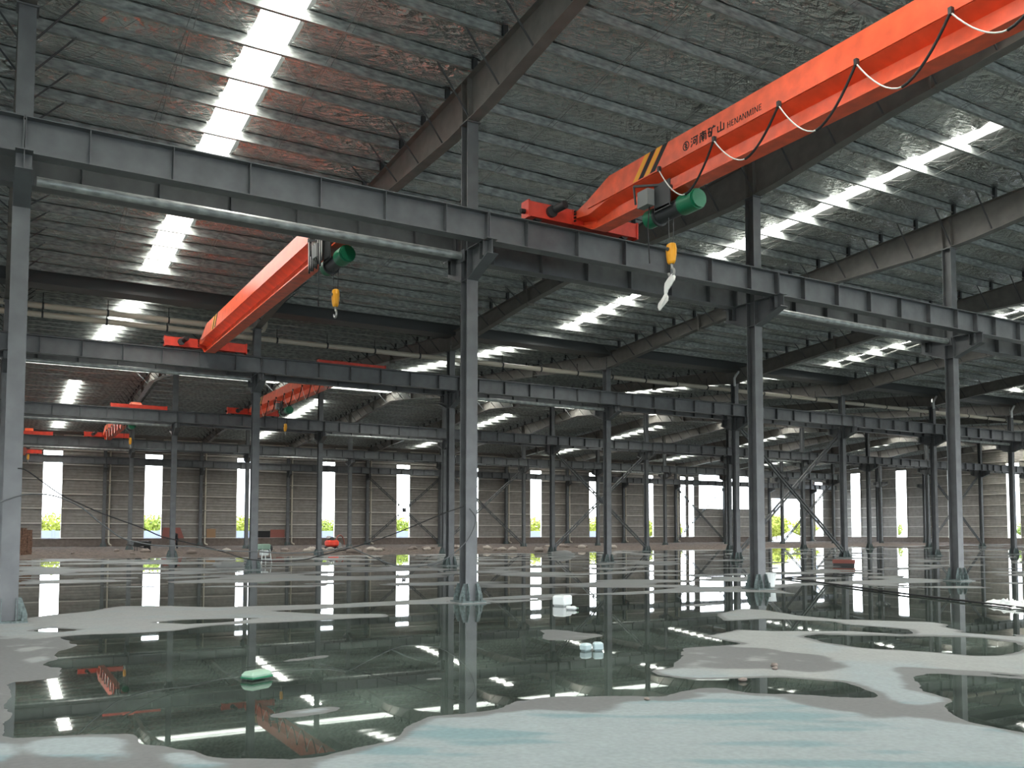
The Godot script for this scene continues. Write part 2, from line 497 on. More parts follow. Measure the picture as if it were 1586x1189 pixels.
func build_ceiling() -> void:
	var c := base("ceiling")
	kind(c, "structure", "low pitched roof lined with wrinkled silver foil over galvanised purlins")
	var big := noise(0.22, 2, 4)
	var fine := noise(1.1, 3, 9)
	fine.fractal_type = FastNoiseLite.FRACTAL_RIDGED
	var edges := [X0]
	for x in STRIPS:
		edges.append(x)
		edges.append(x + STRIP_W)
	edges.append(X1)
	var top := SLOPE_LEN - RIDGE_GAP
	for k in 4:
		var dx: float = [0.26, 0.4, 0.5, 2.0][k]
		var st: int = [7, 5, 4, 2][k]
		for q in edges.size() - 1:
			var xa: float = edges[q]
			var xb: float = edges[q + 1]
			var low: float = -0.7 if k > 1 else 0.0
			var pieces := [[low, top]] if q % 2 == 0 else [[low, STRIP_S0], [STRIP_S1, top]]
			for p in pieces:
				part(c, "foil_lining", foil_piece(k, xa, xb, p[0], p[1], dx, st, big, fine).done(M.foil))
				var mid: float = (p[0] + p[1]) / 2
				var t := tilted(k, (xa + xb) / 2, mid, 0.52)
				part(c, "roof_sheet", Shape.new().box(Transform3D(), Vector3(xb - xa, 0.1, (p[1] - p[0]) * 1.0013)).done(M.sheet), t)
	# purlins: one Z section mesh for all
	var zed := PackedVector2Array([Vector2(-0.07, 0), Vector2(0.003, 0), Vector2(0.003, 0.247), Vector2(0.07, 0.247), Vector2(0.07, 0.25), Vector2(-0.003, 0.25), Vector2(-0.003, 0.003), Vector2(-0.07, 0.003)])
	var pm := Shape.new().prism(zed, along_x(Vector3(X0 + 0.1, 0, 0)), X1 - X0 - 0.2).done(M.galvanised)
	for k in 3:
		var s := PURLIN_S
		while s < top:
			part(c, "purlin", pm, Transform3D(Basis(), Vector3(0, roof(slope_z(k, s)) + LIFT, slope_z(k, s))))
			s += PURLIN_STEP
	# translucent daylight strips
	for k in 4:
		for x in STRIPS:
			var strip := group_node(c, "skylight_strip")
			var s := STRIP_S0
			var nxt := PURLIN_S + PURLIN_STEP
			var panels := 0
			while s < STRIP_S1 - 0.05:
				var e := minf(nxt, STRIP_S1)
				var key := "sky%.3f" % (e - s)
				if not M.has(key):
					M[key] = Shape.new().box(Transform3D(), Vector3(STRIP_W - 0.01, 0.012, e - s - 0.012)).done(M.skylight_sheet)
				part(strip, "skylight_panel", M[key], tilted(k, x + STRIP_W / 2, (s + e) / 2, 0.46))
				s = e
				nxt = e + PURLIN_STEP
				panels += 1
			var t := tilted(k, x + STRIP_W / 2, (STRIP_S0 + STRIP_S1) / 2, 0.34)
			var b := Basis(t.basis.x, t.basis.y.cross(t.basis.x), t.basis.y)
			area_light("skylight_daylight", Transform3D(b, t.origin), Vector2(STRIP_W - 0.1, STRIP_S1 - STRIP_S0 - 0.1), SKYLIGHT_POWER)
	# ridge lights: a raised translucent cap on kerbs
	for rz in [RIDGE_A, RIDGE_B]:
		var cap := group_node(c, "ridge_skylight")
		var y := roof(rz)
		for sd in [-1, 1]:
			part(cap, "ridge_kerb", Shape.new().span(Vector3(X0, y + 0.25, rz + sd * RIDGE_GAP - 0.03), Vector3(X1, y + 0.85, rz + sd * RIDGE_GAP + 0.03)).done(M.white))
			part(cap, "ridge_purlin", Shape.new().span(Vector3(X0, y + 0.0, rz + sd * 0.33 - 0.05), Vector3(X1, y + 0.16, rz + sd * 0.33 + 0.05)).done(M.white))
		var x := X0
		while x < X1 - 0.2:
			var e := minf(x + 4.0, X1)
			part(cap, "ridge_skylight_panel", Shape.new().span(Vector3(x, y + 0.82, rz - RIDGE_GAP), Vector3(e - 0.05, y + 0.835, rz + RIDGE_GAP)).done(M.skylight_sheet))
			part(cap, "ridge_frame", Shape.new().span(Vector3(e - 0.1, y + 0.25, rz - RIDGE_GAP), Vector3(e - 0.04, y + 0.8, rz + RIDGE_GAP)).done(M.white) if int(round((e - X0) / 4.0)) % 2 == 1 else Shape.new().span(Vector3(e - 0.1, y + 0.65, rz - RIDGE_GAP), Vector3(e - 0.04, y + 0.8, rz + RIDGE_GAP)).done(M.white))
			x = e
		x = X0
		while x < X1 - 1.0:
			var e := minf(x + 16.0, X1)
			area_light("ridge_daylight", Transform3D(Basis(Vector3.RIGHT, Vector3.FORWARD, Vector3.UP), Vector3((x + e) / 2, y + 0.79, rz)), Vector2(e - x - 0.4, RIDGE_GAP * 2 - 0.2), SKYLIGHT_POWER)
			x = e
	# valley gutter over the pipe row
	var g := Shape.new()
	var gy := roof(VALLEY)
	g.span(Vector3(X0, gy - 0.12, VALLEY - 0.42), Vector3(X1, gy - 0.1, VALLEY + 0.42))
	for sd in [-1, 1]:
		g.span(Vector3(X0, gy - 0.1, VALLEY + sd * 0.42 - 0.006), Vector3(X1, gy + 0.32, VALLEY + sd * 0.42 + 0.006))
	g.span(Vector3(X0, gy + 0.5, VALLEY - 0.5), Vector3(X1, gy + 0.55, VALLEY + 0.5))
	part(c, "valley_gutter", g.done(M.brace_steel))
	# sag rods at the thirds of every bay
	for k in 2:
		for bay in range(0, 10 if k == 0 else 6):
			for th in [1, 2]:
				var x: float = bay * BAY + th * BAY / 3.0
				var sh := Shape.new()
				for off in [-0.06, 0.06]:
					var s := PURLIN_S
					while s + PURLIN_STEP < top:
						var a := Vector3(x + off, roof(slope_z(k, s)) + LIFT + 0.06, slope_z(k, s))
						var b := Vector3(x + off * 0.4, roof(slope_z(k, s + PURLIN_STEP)) + LIFT + 0.17, slope_z(k, s + PURLIN_STEP))
						sh.tube([a, b], 0.006, 4, false)
						s += PURLIN_STEP
				part(c, "sag_rod", sh.done(M.wire))

	# thin wires laid crosswise under the lining
	var net_shape := Shape.new()
	var s0 := PURLIN_S
	while s0 + PURLIN_STEP < top:
		var za := slope_z(0, s0)
		var zb := slope_z(0, s0 + PURLIN_STEP)
		var x := -2.0
		while x < 34.0:
			for w in [0.0, 1.0]:
				var a := Vector3(x + w * 0.9, roof(za) + LIFT + PURLIN_H, za)
				var b := Vector3(x + (1.0 - w) * 0.9, roof(zb) + LIFT + PURLIN_H, zb)
				var m := (a + b) / 2 - Vector3(0, 0.14, 0)
				net_shape.tube([a, m, b], 0.0035, 3, false)
			x += 0.45
		s0 += PURLIN_STEP
	kind(part(c, "lining_wires", net_shape.done(M.wire)), "stuff")

# ------------------------------------------------------------ walls

func clad(a: Vector3, b: Vector3, inward: Vector3, y0: float, ta: float, tb: float) -> Shape:
	# a sheet with level ribs from a to b, between y0 and a straight upper edge
	var sh := Shape.new()
	var prof := []
	var y := y0
	while y < maxf(ta, tb):
		prof.append([y, 0.0])
		prof.append([y + 0.16, 0.0])
		prof.append([y + 0.18, 0.03])
		prof.append([y + 0.23, 0.03])
		y += 0.25
	prof.append([maxf(ta, tb), 0.0])
	for q in prof.size() - 1:
		var p0: Array = prof[q]
		var p1: Array = prof[q + 1]
		if p0[0] >= minf(ta, tb) and p0[0] >= maxf(ta, tb):
			break
		var c0: Vector3 = a + inward * p0[1] + Vector3.UP * minf(p0[0], ta)
		var c1: Vector3 = b + inward * p0[1] + Vector3.UP * minf(p0[0], tb)
		var c2: Vector3 = b + inward * p1[1] + Vector3.UP * minf(p1[0], tb)
		var c3: Vector3 = a + inward * p1[1] + Vector3.UP * minf(p1[0], ta)
		sh.quad(c0, c1, c2, c3)
	# outer skin
	var o := -inward * 0.06
	var q0 := a + o + Vector3.UP * y0
	var q1 := b + o + Vector3.UP * y0
	sh.quad(q1, q0, a + o + Vector3.UP * ta, b + o + Vector3.UP * tb)
	sh.quad(a + Vector3.UP * y0, q0, q1, b + Vector3.UP * y0)
	sh.quad(b + Vector3.UP * tb, q1 + Vector3.UP * (tb - y0), q0 + Vector3.UP * (ta - y0), a + Vector3.UP * ta)
	return sh

const DADO := 0.74

func build_wall(called: String, label: String, a: Vector3, b: Vector3, inward: Vector3, opens: Array, top: Callable, cut: float, girts: bool) -> Node3D:
	# opens: [from, to, sill, head] along the wall
	var w := base(called)
	kind(w, "structure", label)
	var dir := (b - a).normalized()
	var length := (b - a).length()
	var stops := [0.0, length]
	for o in opens:
		stops.append(o[0])
		stops.append(o[1])
	var s := cut
	while s < length:
		var clear := true
		for o in opens:
			if s > o[0] - 0.05 and s < o[1] + 0.05:
				clear = false
		if clear:
			stops.append(s)
		s += cut
	stops.sort()
	for q in stops.size() - 1:
		var s0: float = stops[q]
		var s1: float = stops[q + 1]
		if s1 - s0 < 0.02:
			continue
		var p0 := a + dir * s0
		var p1 := a + dir * s1
		var t0: float = top.call(p0)
		var t1: float = top.call(p1)
		var hole = null
		for o in opens:
			if s0 >= o[0] - 0.01 and s1 <= o[1] + 0.01:
				hole = o
		if hole == null:
			part(w, "wall_sheet", clad(p0, p1, inward, DADO, t0, t1).done(M.cladding))
			if girts:
				var y := DADO + 0.05
				while y < minf(t0, t1) - 0.4:
					part(w, "girt", Shape.new().bar(p0 + inward * 0.1 + Vector3.UP * y, p1 + inward * 0.1 + Vector3.UP * y, 0.18, 0.07).done(M.girt))
					y += 1.25
		else:
			if hole[2] > DADO + 0.1:
				part(w, "wall_sheet", clad(p0, p1, inward, DADO, hole[2], hole[2]).done(M.cladding))
				if girts and hole[2] > 2.0:
					var y := DADO + 0.05
					while y < hole[2]:
						part(w, "girt", Shape.new().bar(p0 + inward * 0.1 + Vector3.UP * y, p1 + inward * 0.1 + Vector3.UP * y, 0.18, 0.07).done(M.girt))
						y += 1.25
			part(w, "wall_sheet", clad(p0, p1, inward, hole[3], t0, t1).done(M.cladding))
		if hole == null or hole[2] > 0.3:
			var mid := (p0 + p1) / 2
			var sz := dir.abs() * (s1 - s0) + inward.abs() * 0.24 + Vector3.UP * DADO
			part(w, "dado_block", Shape.new().at(mid + Vector3.UP * DADO / 2 - inward * 0.05, sz).done(M.dado))
	return w

var window_n := 0

func window_trim(a: Vector3, b: Vector3, inward: Vector3, y0: float, y1: float) -> void:
	window_n += 1
	var called := "window_%d" % window_n
	var w := Node3D.new()
	w.name = called
	add_child(w)
	kind(w, "structure", "tall narrow opening in the ribbed wall with a folded metal frame")
	var dir := (b - a).normalized()
	var i := inward * 0.04
	for p in [a + dir * 0.02, b - dir * 0.02]:
		part(w, "jamb", Shape.new().bar(p + i + Vector3.UP * y0, p + i + Vector3.UP * y1, 0.2 if absf(inward.x) > 0.5 else 0.04, 0.04 if absf(inward.x) > 0.5 else 0.2, Vector3.FORWARD).done(M.girt))
	part(w, "sill", Shape.new().bar(a + i + Vector3.UP * (y0 + 0.02), b + i + Vector3.UP * (y0 + 0.02), 0.22, 0.04).done(M.girt))
	part(w, "head", Shape.new().bar(a + i + Vector3.UP * (y1 - 0.02), b + i + Vector3.UP * (y1 - 0.02), 0.22, 0.04).done(M.girt))

func build_walls() -> void:
	var under := func(p: Vector3) -> float: return roof(p.z) + 0.46
	# back wall
	var opens := []
	for k in range(-2, 9):
		opens.append([k * BAY + 3.25 - X0, k * BAY + 4.75 - X0, 0.76, 8.22])
	opens.append([72.95 - X0, 73.85 - X0, 0.76, 8.22])
	opens.append([74.3 - X0, 75.2 - X0, 0.76, 8.22])
	opens.append([76.0 - X0, 84.6 - X0, 4.25, 8.6])
	opens.append([88.3 - X0, 94.2 - X0, 0.0, 5.8])
	opens.append([97.0 - X0, 98.6 - X0, 0.76, 8.22])
	var a := Vector3(X0, 0, BACK)
	build_wall("wall_back", "long back wall of level-ribbed grey sheets over a low rendered plinth", a, Vector3(X1, 0, BACK), Vector3(0, 0, 1), opens, under, 4.0, true)
	for o in opens:
		if o[2] > 0.3 and o[0] >= 16.0:
			window_trim(a + Vector3(o[0], 0, 0), a + Vector3(o[1], 0, 0), Vector3(0, 0, 1), o[2], o[3])
	# gable wall at the far end of the runways
	opens = []
	for z in [-64.4, -57.4, -50.2, -42.9, -35.7, -28.5, -21.3, -12.0, -4.0, 4.0, 14.0, 24.0]:
		opens.append([z - 0.78 - BACK, z + 0.78 - BACK, 0.66, 9.3])
	build_wall("wall_right", "gable end wall of ribbed grey sheets with tall narrow openings", Vector3(X1, 0, BACK), Vector3(X1, 0, FRONT), Vector3(-1, 0, 0), opens, under, 3.55, true)
	for o in opens:
		if o[0] < 46:
			window_trim(Vector3(X1, 0, BACK + o[0]), Vector3(X1, 0, BACK + o[1]), Vector3(-1, 0, 0), o[2], o[3])
	# closing walls outside the picture
	opens = []
	for z in [-60.0, -50.0, -40.0, -30.0, -20.0, -10.0, 0.0, 10.0, 20.0]:
		opens.append([z - 0.78 - BACK, z + 0.78 - BACK, 0.66, 9.3])
	build_wall("wall_left", "gable end wall of ribbed grey sheets behind the column rows", Vector3(X0, 0, BACK), Vector3(X0, 0, FRONT), Vector3(1, 0, 0), opens, under, 8.0, false)
	opens = []
	for k in range(0, 14):
		opens.append([k * BAY + 0.7, k * BAY + 7.3, 0.0, 5.2])
	build_wall("wall_front", "long front wall of ribbed grey sheets open along its lower part", Vector3(X0, 0, FRONT), Vector3(X1, 0, FRONT), Vector3(0, 0, -1), opens, under, 8.0, false)
	# gable posts
	for k in range(0, 6):
		var z := -67.9 + 7.1 * k
		if k == 0:
			continue
		var o := base("gable_post", Vector3(X1 - 0.37, 0, z))
		part(o, "shaft", Shape.new().prism(i_profile(0.28, 0.3, 0.014, 0.01), along_y(), roof(z) - 0.1).done(M.steel))
		part(o, "base_plate", Shape.new().at(Vector3(0, 0.015, 0), Vector3(0.4, 0.03, 0.4)).done(M.base_steel))
		tag(o, "slim grey steel post set against the gable end wall", "column", "gable wall posts")

# ------------------------------------------------------------ floor

func known(x: float, z: float) -> bool:
	return 0.5043 * (x + 0.25) + 0.8636 * (15.86 - z) < 22.5

func level_grid(xa: float, xb: float, za: float, zb: float, step: float, passes: int, skip: Rect2) -> Shape:
	# the slab's height: hollows that hold water and flats that stand dry
	var nx := int(round((xb - xa) / step)) + 1
	var nz := int(round((zb - za) / step)) + 1
	var f := PackedFloat32Array()
	f.resize(nx * nz)
	var wide := noise(0.24, 3, 17)
	var rag := noise(1.1, 6, 19)
	rag.fractal_gain = 0.62
	var tint := noise(0.7, 4, 23)
	var speck := noise(3.0, 3, 29)
	for q in nz:
		var z := za + q * step
		for p in nx:
			var x := xa + p * step
			if known(x, z):
				f[q * nx + p] = -1.0
			else:
				var bias := lerpf(-0.02, 0.22, clampf((x - 10.0) / 25.0, 0, 1))
				f[q * nx + p] = clampf((wide.get_noise_2d(x * 0.75, z * 1.2) + 0.35 * rag.get_noise_2d(x * 0.4, z * 0.6) - bias) * 6.0, -1.0, 1.0)
	for pat in PATCHES:
		var val: float = pat[0]
		var pts: Array = pat[1]
		var m := pts.size() / 2
		var z0 := 1e9
		var z1 := -1e9
		for k in m:
			z0 = minf(z0, pts[2 * k + 1])
			z1 = maxf(z1, pts[2 * k + 1])
		for q in range(maxi(0, int(ceil((z0 - za) / step))), mini(nz - 1, int(floor((z1 - za) / step))) + 1):
			var z := za + q * step
			var hits := []
			for k in m:
				var ax: float = pts[2 * k]
				var az: float = pts[2 * k + 1]
				var bx: float = pts[(2 * k + 2) % (2 * m)]
				var bz: float = pts[(2 * k + 3) % (2 * m)]
				if (az <= z) != (bz <= z):
					hits.append(ax + (z - az) / (bz - az) * (bx - ax))
			hits.sort()
			for k in range(0, hits.size() - 1, 2):
				for p in range(maxi(0, int(ceil((hits[k] - xa) / step))), mini(nx - 1, int(floor((hits[k + 1] - xa) / step))) + 1):
					f[q * nx + p] = val
	for pass_n in passes:
		var g := f.duplicate()
		for q in range(1, nz - 1):
			for p in range(1, nx - 1):
				var k := q * nx + p
				f[k] = (g[k] * 4.0 + (g[k - 1] + g[k + 1] + g[k - nx] + g[k + nx]) * 2.0 + g[k - nx - 1] + g[k - nx + 1] + g[k + nx - 1] + g[k + nx + 1]) / 16.0
	var sh := Shape.new()
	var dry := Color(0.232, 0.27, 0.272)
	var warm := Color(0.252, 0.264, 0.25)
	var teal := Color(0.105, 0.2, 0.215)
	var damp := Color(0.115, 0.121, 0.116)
	var hs := PackedFloat32Array()
	hs.resize(nx * nz)
	for q in nz:
		var z := za + q * step
		for p in nx:
			var x := xa + p * step
			var k := q * nx + p
			var val := f[k] + 0.85 * (1.0 - minf(1.0, absf(f[k]))) * rag.get_noise_2d(x, z)
			hs[k] = clampf(val, -1.0, 1.0) * 0.006
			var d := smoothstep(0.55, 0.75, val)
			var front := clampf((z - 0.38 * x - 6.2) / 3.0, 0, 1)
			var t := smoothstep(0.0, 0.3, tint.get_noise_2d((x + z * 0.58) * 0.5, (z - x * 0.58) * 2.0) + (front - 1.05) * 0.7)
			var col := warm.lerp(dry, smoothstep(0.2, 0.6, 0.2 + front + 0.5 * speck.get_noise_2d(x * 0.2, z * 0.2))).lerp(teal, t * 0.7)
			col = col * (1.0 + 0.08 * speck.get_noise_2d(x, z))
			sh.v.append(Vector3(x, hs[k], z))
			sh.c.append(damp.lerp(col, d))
	for q in nz:
		for p in nx:
			var k := q * nx + p
			var gx := (hs[k + (1 if p < nx - 1 else 0)] - hs[k - (1 if p > 0 else 0)]) / (2 * step)
			var gz := (hs[k + (nx if q < nz - 1 else 0)] - hs[k - (nx if q > 0 else 0)]) / (2 * step)
			sh.n.append(Vector3(-gx, 1, -gz).normalized())
	for q in nz - 1:
		for p in nx - 1:
			if skip.has_point(Vector2(xa + (p + 0.5) * step, za + (q + 0.5) * step)):
				continue
			var k := q * nx + p
			for o in [k, k + 1, k + nx + 1, k, k + nx + 1, k + nx]:
				sh.i.append(o)
	return sh

func shore(x: float) -> float:
	# where the slab ends and bare earth begins
	return -33.5 - 0.15 * maxf(0.0, x - 24.0) - 0.9 * sin(x * 0.35) - 0.6 * sin(x * 0.9 + 1.0)

func build_floor() -> void:
	var fl := base("floor")
	kind(fl, "structure", "unfinished concrete slab, pale where dry and dark grey where damp")
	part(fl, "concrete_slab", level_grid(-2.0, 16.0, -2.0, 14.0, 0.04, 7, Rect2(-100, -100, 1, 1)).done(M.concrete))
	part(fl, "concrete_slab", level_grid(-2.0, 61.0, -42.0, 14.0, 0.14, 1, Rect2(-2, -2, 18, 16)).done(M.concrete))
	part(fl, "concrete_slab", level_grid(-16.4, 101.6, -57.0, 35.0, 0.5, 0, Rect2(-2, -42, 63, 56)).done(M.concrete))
	part(fl, "sub_base", Shape.new().span(Vector3(X0 - 0.4, -0.5, BACK - 0.3), Vector3(X1 + 0.4, -0.02, FRONT + 0.3)).done(M.dado))
	# bare earth along the back
	var sh := Shape.new()
	var hum := noise(0.25, 4, 41)
	var nx := 300
	var nz := 60
	for q in nz + 1:
		for p in nx + 1:
			var x := lerpf(X0, X1, float(p) / nx)
			var v := float(q) / nz
			var z := lerpf(shore(x) - 0.25 * hum.get_noise_2d(x * 8.0, 0.0), BACK + 0.1, v)
			var y := 0.006 + 0.1 * smoothstep(0.0, 0.1, v) * (0.75 + hum.get_noise_2d(x * 2.0, z * 3.0)) + (0.07 * maxf(0, hum.get_noise_2d(x * 9.0, z * 9.0)) if v > 0.02 else 0.0)
			if v > 0.85:
				y *= 0.5
			sh.v.append(Vector3(x, y if q > 0 else -0.03, z))
	for q in nz:
		for p in nx:
			var k := q * (nx + 1) + p
			for o in [k, k + nx + 1, k + 1, k + 1, k + nx + 1, k + nx + 2]:
				sh.i.append(o)
	sh.n.resize(sh.v.size())
	for k in range(0, sh.i.size(), 3):
		var nn := (sh.v[sh.i[k + 2]] - sh.v[sh.i[k]]).cross(sh.v[sh.i[k + 1]] - sh.v[sh.i[k]])
		for j in 3:
			sh.n[sh.i[k + j]] += nn
	for k in sh.n.size():
		sh.n[k] = sh.n[k].normalized()
	part(fl, "bare_earth", sh.done(M.dirt))
	var wt := part(self, "standing_water", Shape.new().span(Vector3(X0 + 0.1, -0.015, -56.0), Vector3(X1 - 0.3, 0.0, FRONT - 0.3)).done(M.water))
	kind(wt, "stuff", "still shallow rainwater lying in wide pools over the concrete floor")
	wt.set_meta("category", "water")

# ------------------------------------------------------------ frame

const ROWS := [0.0, -W, -2 * W, -3 * W, -4 * W]
const ROW_WORDS := ["in the row that carries the lettered crane", "in the row below the long cream drain pipes", "in the row between drain pipes and ridge skylight", "in the row just beyond the ridge skylight", "standing against the ribbed back wall"]

func bracket_mesh() -> ArrayMesh:
	var sh := Shape.new()
	var poly := PackedVector2Array([Vector2(0.13, 6.5), Vector2(0.97, 6.82), Vector2(0.97, 7.1), Vector2(0.13, 7.1)])
	# local x of the profile runs along +z of the hall
	sh.prism(poly, Transform3D(Basis(Vector3(0, 0, 1), Vector3.UP, Vector3(-1, 0, 0)), Vector3(0.006, 0, 0)), 0.012)
	sh.span(Vector3(-0.12, 7.1, 0.13), Vector3(0.12, 7.118, 0.98))
	sh.bar(Vector3(0, 6.49, 0.13), Vector3(0, 6.815, 0.98), 0.24, 0.016)
	sh.span(Vector3(-0.11, 6.78, 0.62), Vector3(0.11, 7.1, 0.632))
	sh.span(Vector3(-0.11, 6.81, 0.77), Vector3(0.11, 7.1, 0.782))
	return sh.done(M.steel)

func make_column(height: float, both: bool) -> Node3D:
	var o := loose("steel_column")
	part(o, "shaft", Shape.new().prism(i_profile(0.25, 0.28, 0.016, 0.01), along_y(Vector3(0, 0.03, 0)), height - 0.06).done(M.steel))
	part(o, "base_plate", Shape.new().at(Vector3(0, 0.015, 0), Vector3(0.52, 0.03, 0.56)).done(M.base_steel))
	part(o, "grout_pad", Shape.new().at(Vector3(0, -0.004, 0), Vector3(0.66, 0.012, 0.7)).done(M.grey))
	var fin := PackedVector2Array([Vector2(0, 0), Vector2(0.13, 0), Vector2(0.13, 0.1), Vector2(0.05, 0.34), Vector2(0, 0.34)])
	if not M.has("fin"):
		M.fin = Shape.new().prism(fin, Transform3D(Basis(), Vector3(0, 0.03, -0.006)), 0.012).done(M.base_steel)
		M.bolt = Shape.new().rod(Vector3(0, 0.03, 0), Vector3(0, 0.16, 0), 0.016, 8).rod(Vector3(0, 0.03, 0), Vector3(0, 0.07, 0), 0.03, 6).done(M.base_steel)
		M.cap = Shape.new().at(Vector3.ZERO, Vector3(0.32, 0.025, 0.36)).done(M.steel)
		M.bracket = bracket_mesh()
		M.web_plate = Shape.new().at(Vector3.ZERO, Vector3(0.24, 0.012, 0.25)).done(M.steel)
	for sd in [-1, 1]:
		for z in [-0.13, 0.13]:
			part(o, "gusset", M.fin, Transform3D(Basis(Vector3.UP, 0.0 if sd > 0 else PI), Vector3(sd * 0.125, 0, z)))
		for x in [-0.1, 0.1]:
			part(o, "gusset", M.fin, Transform3D(Basis(Vector3.UP, -PI / 2 if sd > 0 else PI / 2), Vector3(x, 0, sd * 0.14)))
		for x in [-0.19, 0.19]:
			part(o, "anchor_bolt", M.bolt, Transform3D(Basis(), Vector3(x, 0, sd * 0.21)))
	part(o, "top_plate", M.cap, Transform3D(Basis(), Vector3(0, height - 0.02, 0)))
	part(o, "bracket", M.bracket)
	if both:
		part(o, "bracket", M.bracket, Transform3D(Basis(Vector3.UP, PI), Vector3.ZERO))
	for y in [6.5, 7.1]:
		part(o, "stiffener", M.web_plate, Transform3D(Basis(), Vector3(0, y, 0)))
	return o

func make_beam(length: float) -> Node3D:
	var o := loose("runway_beam")
	part(o, "beam", Shape.new().prism(i_profile(0.28, 0.57, 0.016, 0.01), along_x(Vector3(0.01, 7.405, 0)), length - 0.02).done(M.steel))
	if not M.has("stiff"):
		M.stiff = Shape.new().at(Vector3(0, 7.405, 0.068), Vector3(0.012, 0.54, 0.125)).at(Vector3(0, 7.405, -0.068), Vector3(0.012, 0.54, 0.125)).done(M.steel)
	var x := 0.9
	while x < length - 0.3:
		part(o, "stiffener", M.stiff, Transform3D(Basis(), Vector3(x, 0, 0)))
		x += 1.236
	for e in [0.016, length - 0.016]:
		part(o, "end_stiffener", M.stiff, Transform3D(Basis(), Vector3(e, 0, 0)))
	part(o, "rail", Shape.new().span(Vector3(0.0, 7.69, -0.03), Vector3(length, 7.74, 0.03)).done(M.dark_steel))
	return o

func rafter_depth(s: float) -> float:
	var at := [[0.0, 0.72], [6.0, 0.5], [10.0, 0.5], [16.2, 0.92], [17.8, 0.92], [21.0, 0.7], [26.0, 0.62]]
	for k in at.size() - 1:
		if s <= at[k + 1][0]:
			return lerpf(at[k][1], at[k + 1][1], (s - at[k][0]) / (at[k + 1][0] - at[k][0]))
	return 0.62

func make_rafter(each_brace: bool) -> Node3D:
	var o := loose("roof_rafter")
	var d := Vector3(0, SLOPE, 1).normalized()
	var t := Transform3D(Basis(Vector3.RIGHT, d.cross(Vector3.RIGHT), d), Vector3.ZERO)
	var rs := []
	for s in [0.0, 6.0, 10.0, 16.2, 17.8, 21.0, 25.53]:
		var ring := PackedVector3Array()
		var h := rafter_depth(s)
		for p in i_profile(0.25, h, 0.016, 0.01):
			ring.append(t * Vector3(p.x, p.y - h / 2, s))
		rs.append(ring)
	part(o, "rafter_beam", Shape.new().rings(rs).done(M.rafter_steel))
	if not M.has("splice"):
		M.splice = Shape.new().at(Vector3.ZERO, Vector3(0.28, 0.7, 0.05)).done(M.rafter_steel)
		M.rib = Shape.new().at(Vector3.ZERO, Vector3(0.24, 0.88, 0.014)).done(M.rafter_steel)
		M.cleat = Shape.new().at(Vector3(0, 0.17, 0.04), Vector3(0.1, 0.34, 0.09)).done(M.dark_steel)
	for s in [6.3, 22.0]:
		part(o, "splice_plate", M.splice, Transform3D(t.basis, Vector3(0, -rafter_depth(s) / 2 + SLOPE * s, s)))
	for s in [16.88, 17.14]:
		part(o, "web_stiffener", M.rib, Transform3D(t.basis, Vector3(0, -0.46 + SLOPE * s, s)))
	var s := PURLIN_S
	var all := Shape.new()
	while s < SLOPE_LEN - RIDGE_GAP:
		var low := -rafter_depth(s) + 0.05
		var bm: ArrayMesh = Shape.new().bar(Vector3(0.1, low, 0), Vector3(0.85, LIFT + 0.05, 0), 0.035, 0.006, Vector3.FORWARD).bar(Vector3(0.1, low, 0.015), Vector3(0.85, LIFT + 0.05, 0.015), 0.006, 0.035, Vector3.FORWARD).done(M.brace_steel) if each_brace else null
		for sd in [0.0, PI]:
			var bt := Transform3D(Basis(Vector3.UP, sd), Vector3(0, SLOPE * s, s))
			if each_brace:
				part(o, "flange_brace", bm, bt)
			else:
				all.bar(bt * Vector3(0.1, low, 0), bt * Vector3(0.85, LIFT + 0.05, 0), 0.04, 0.012, Vector3.FORWARD)
		if each_brace:
			part(o, "purlin_cleat", M.cleat, Transform3D(Basis(), Vector3(0, SLOPE * s, s)))
		s += PURLIN_STEP
	if not each_brace:
		kind(part(o, "flange_braces", all.done(M.dark_steel)), "stuff")
	return o

func x_brace(x: float, z: float, label: String) -> void:
	var o := base("cross_brace", Vector3(x, 0, z))
	for k in 2:
		var a := Vector3(0.16, 0.35, 0) if k == 0 else Vector3(0.16, 6.75, 0)
		var b := Vector3(BAY - 0.16, 6.75, 0) if k == 0 else Vector3(BAY - 0.16, 0.35, 0)
		var sh := Shape.new()
		var off := 0.1
		for sd in [-1, 1]:
			sh.bar(a + Vector3(0, sd * off, 0), b + Vector3(0, sd * off, 0), 0.08, 0.07)
		for q in range(1, 12):
			var p := a.lerp(b, q / 12.0)
			sh.at(p, Vector3(0.14, 0.26, 0.012))
		part(o, "diagonal", sh.done(M.brace_steel), Transform3D(Basis(), Vector3(0, 0, -0.045 if k == 0 else 0.045)))
	for p in [Vector3(0.2, 0.4, 0), Vector3(0.2, 6.72, 0), Vector3(BAY - 0.2, 0.4, 0), Vector3(BAY - 0.2, 6.72, 0)]:
		part(o, "gusset_plate", Shape.new().at(p, Vector3(0.3, 0.36, 0.014)).done(M.steel))
	part(o, "crossing_plate", Shape.new().at(Vector3(BAY / 2, 3.55, 0), Vector3(0.4, 0.4, 0.014)).done(M.steel))
	tag(o, label, "brace")

const NTH := ["", "first", "second", "third", "fourth", "fifth", "sixth", "seventh", "eighth"]

func frame_words(k: int) -> String:
	# columns and rafters counted from the cross-braced bay between frames 4 and 5
	if k == 4 or k == 5:
		return "at the braced bay's " + ("start" if k == 4 else "end")
	return "%s before the braced bay" % NTH[4 - k] if k < 4 else "%s past the braced bay" % NTH[k - 5]

func bay_words(k: int) -> String:
	if k == 4:
		return "over the braced bay"
	return "%s bay before the braced bay" % NTH[4 - k] if k < 4 else "%s bay past the braced bay" % NTH[k - 4]

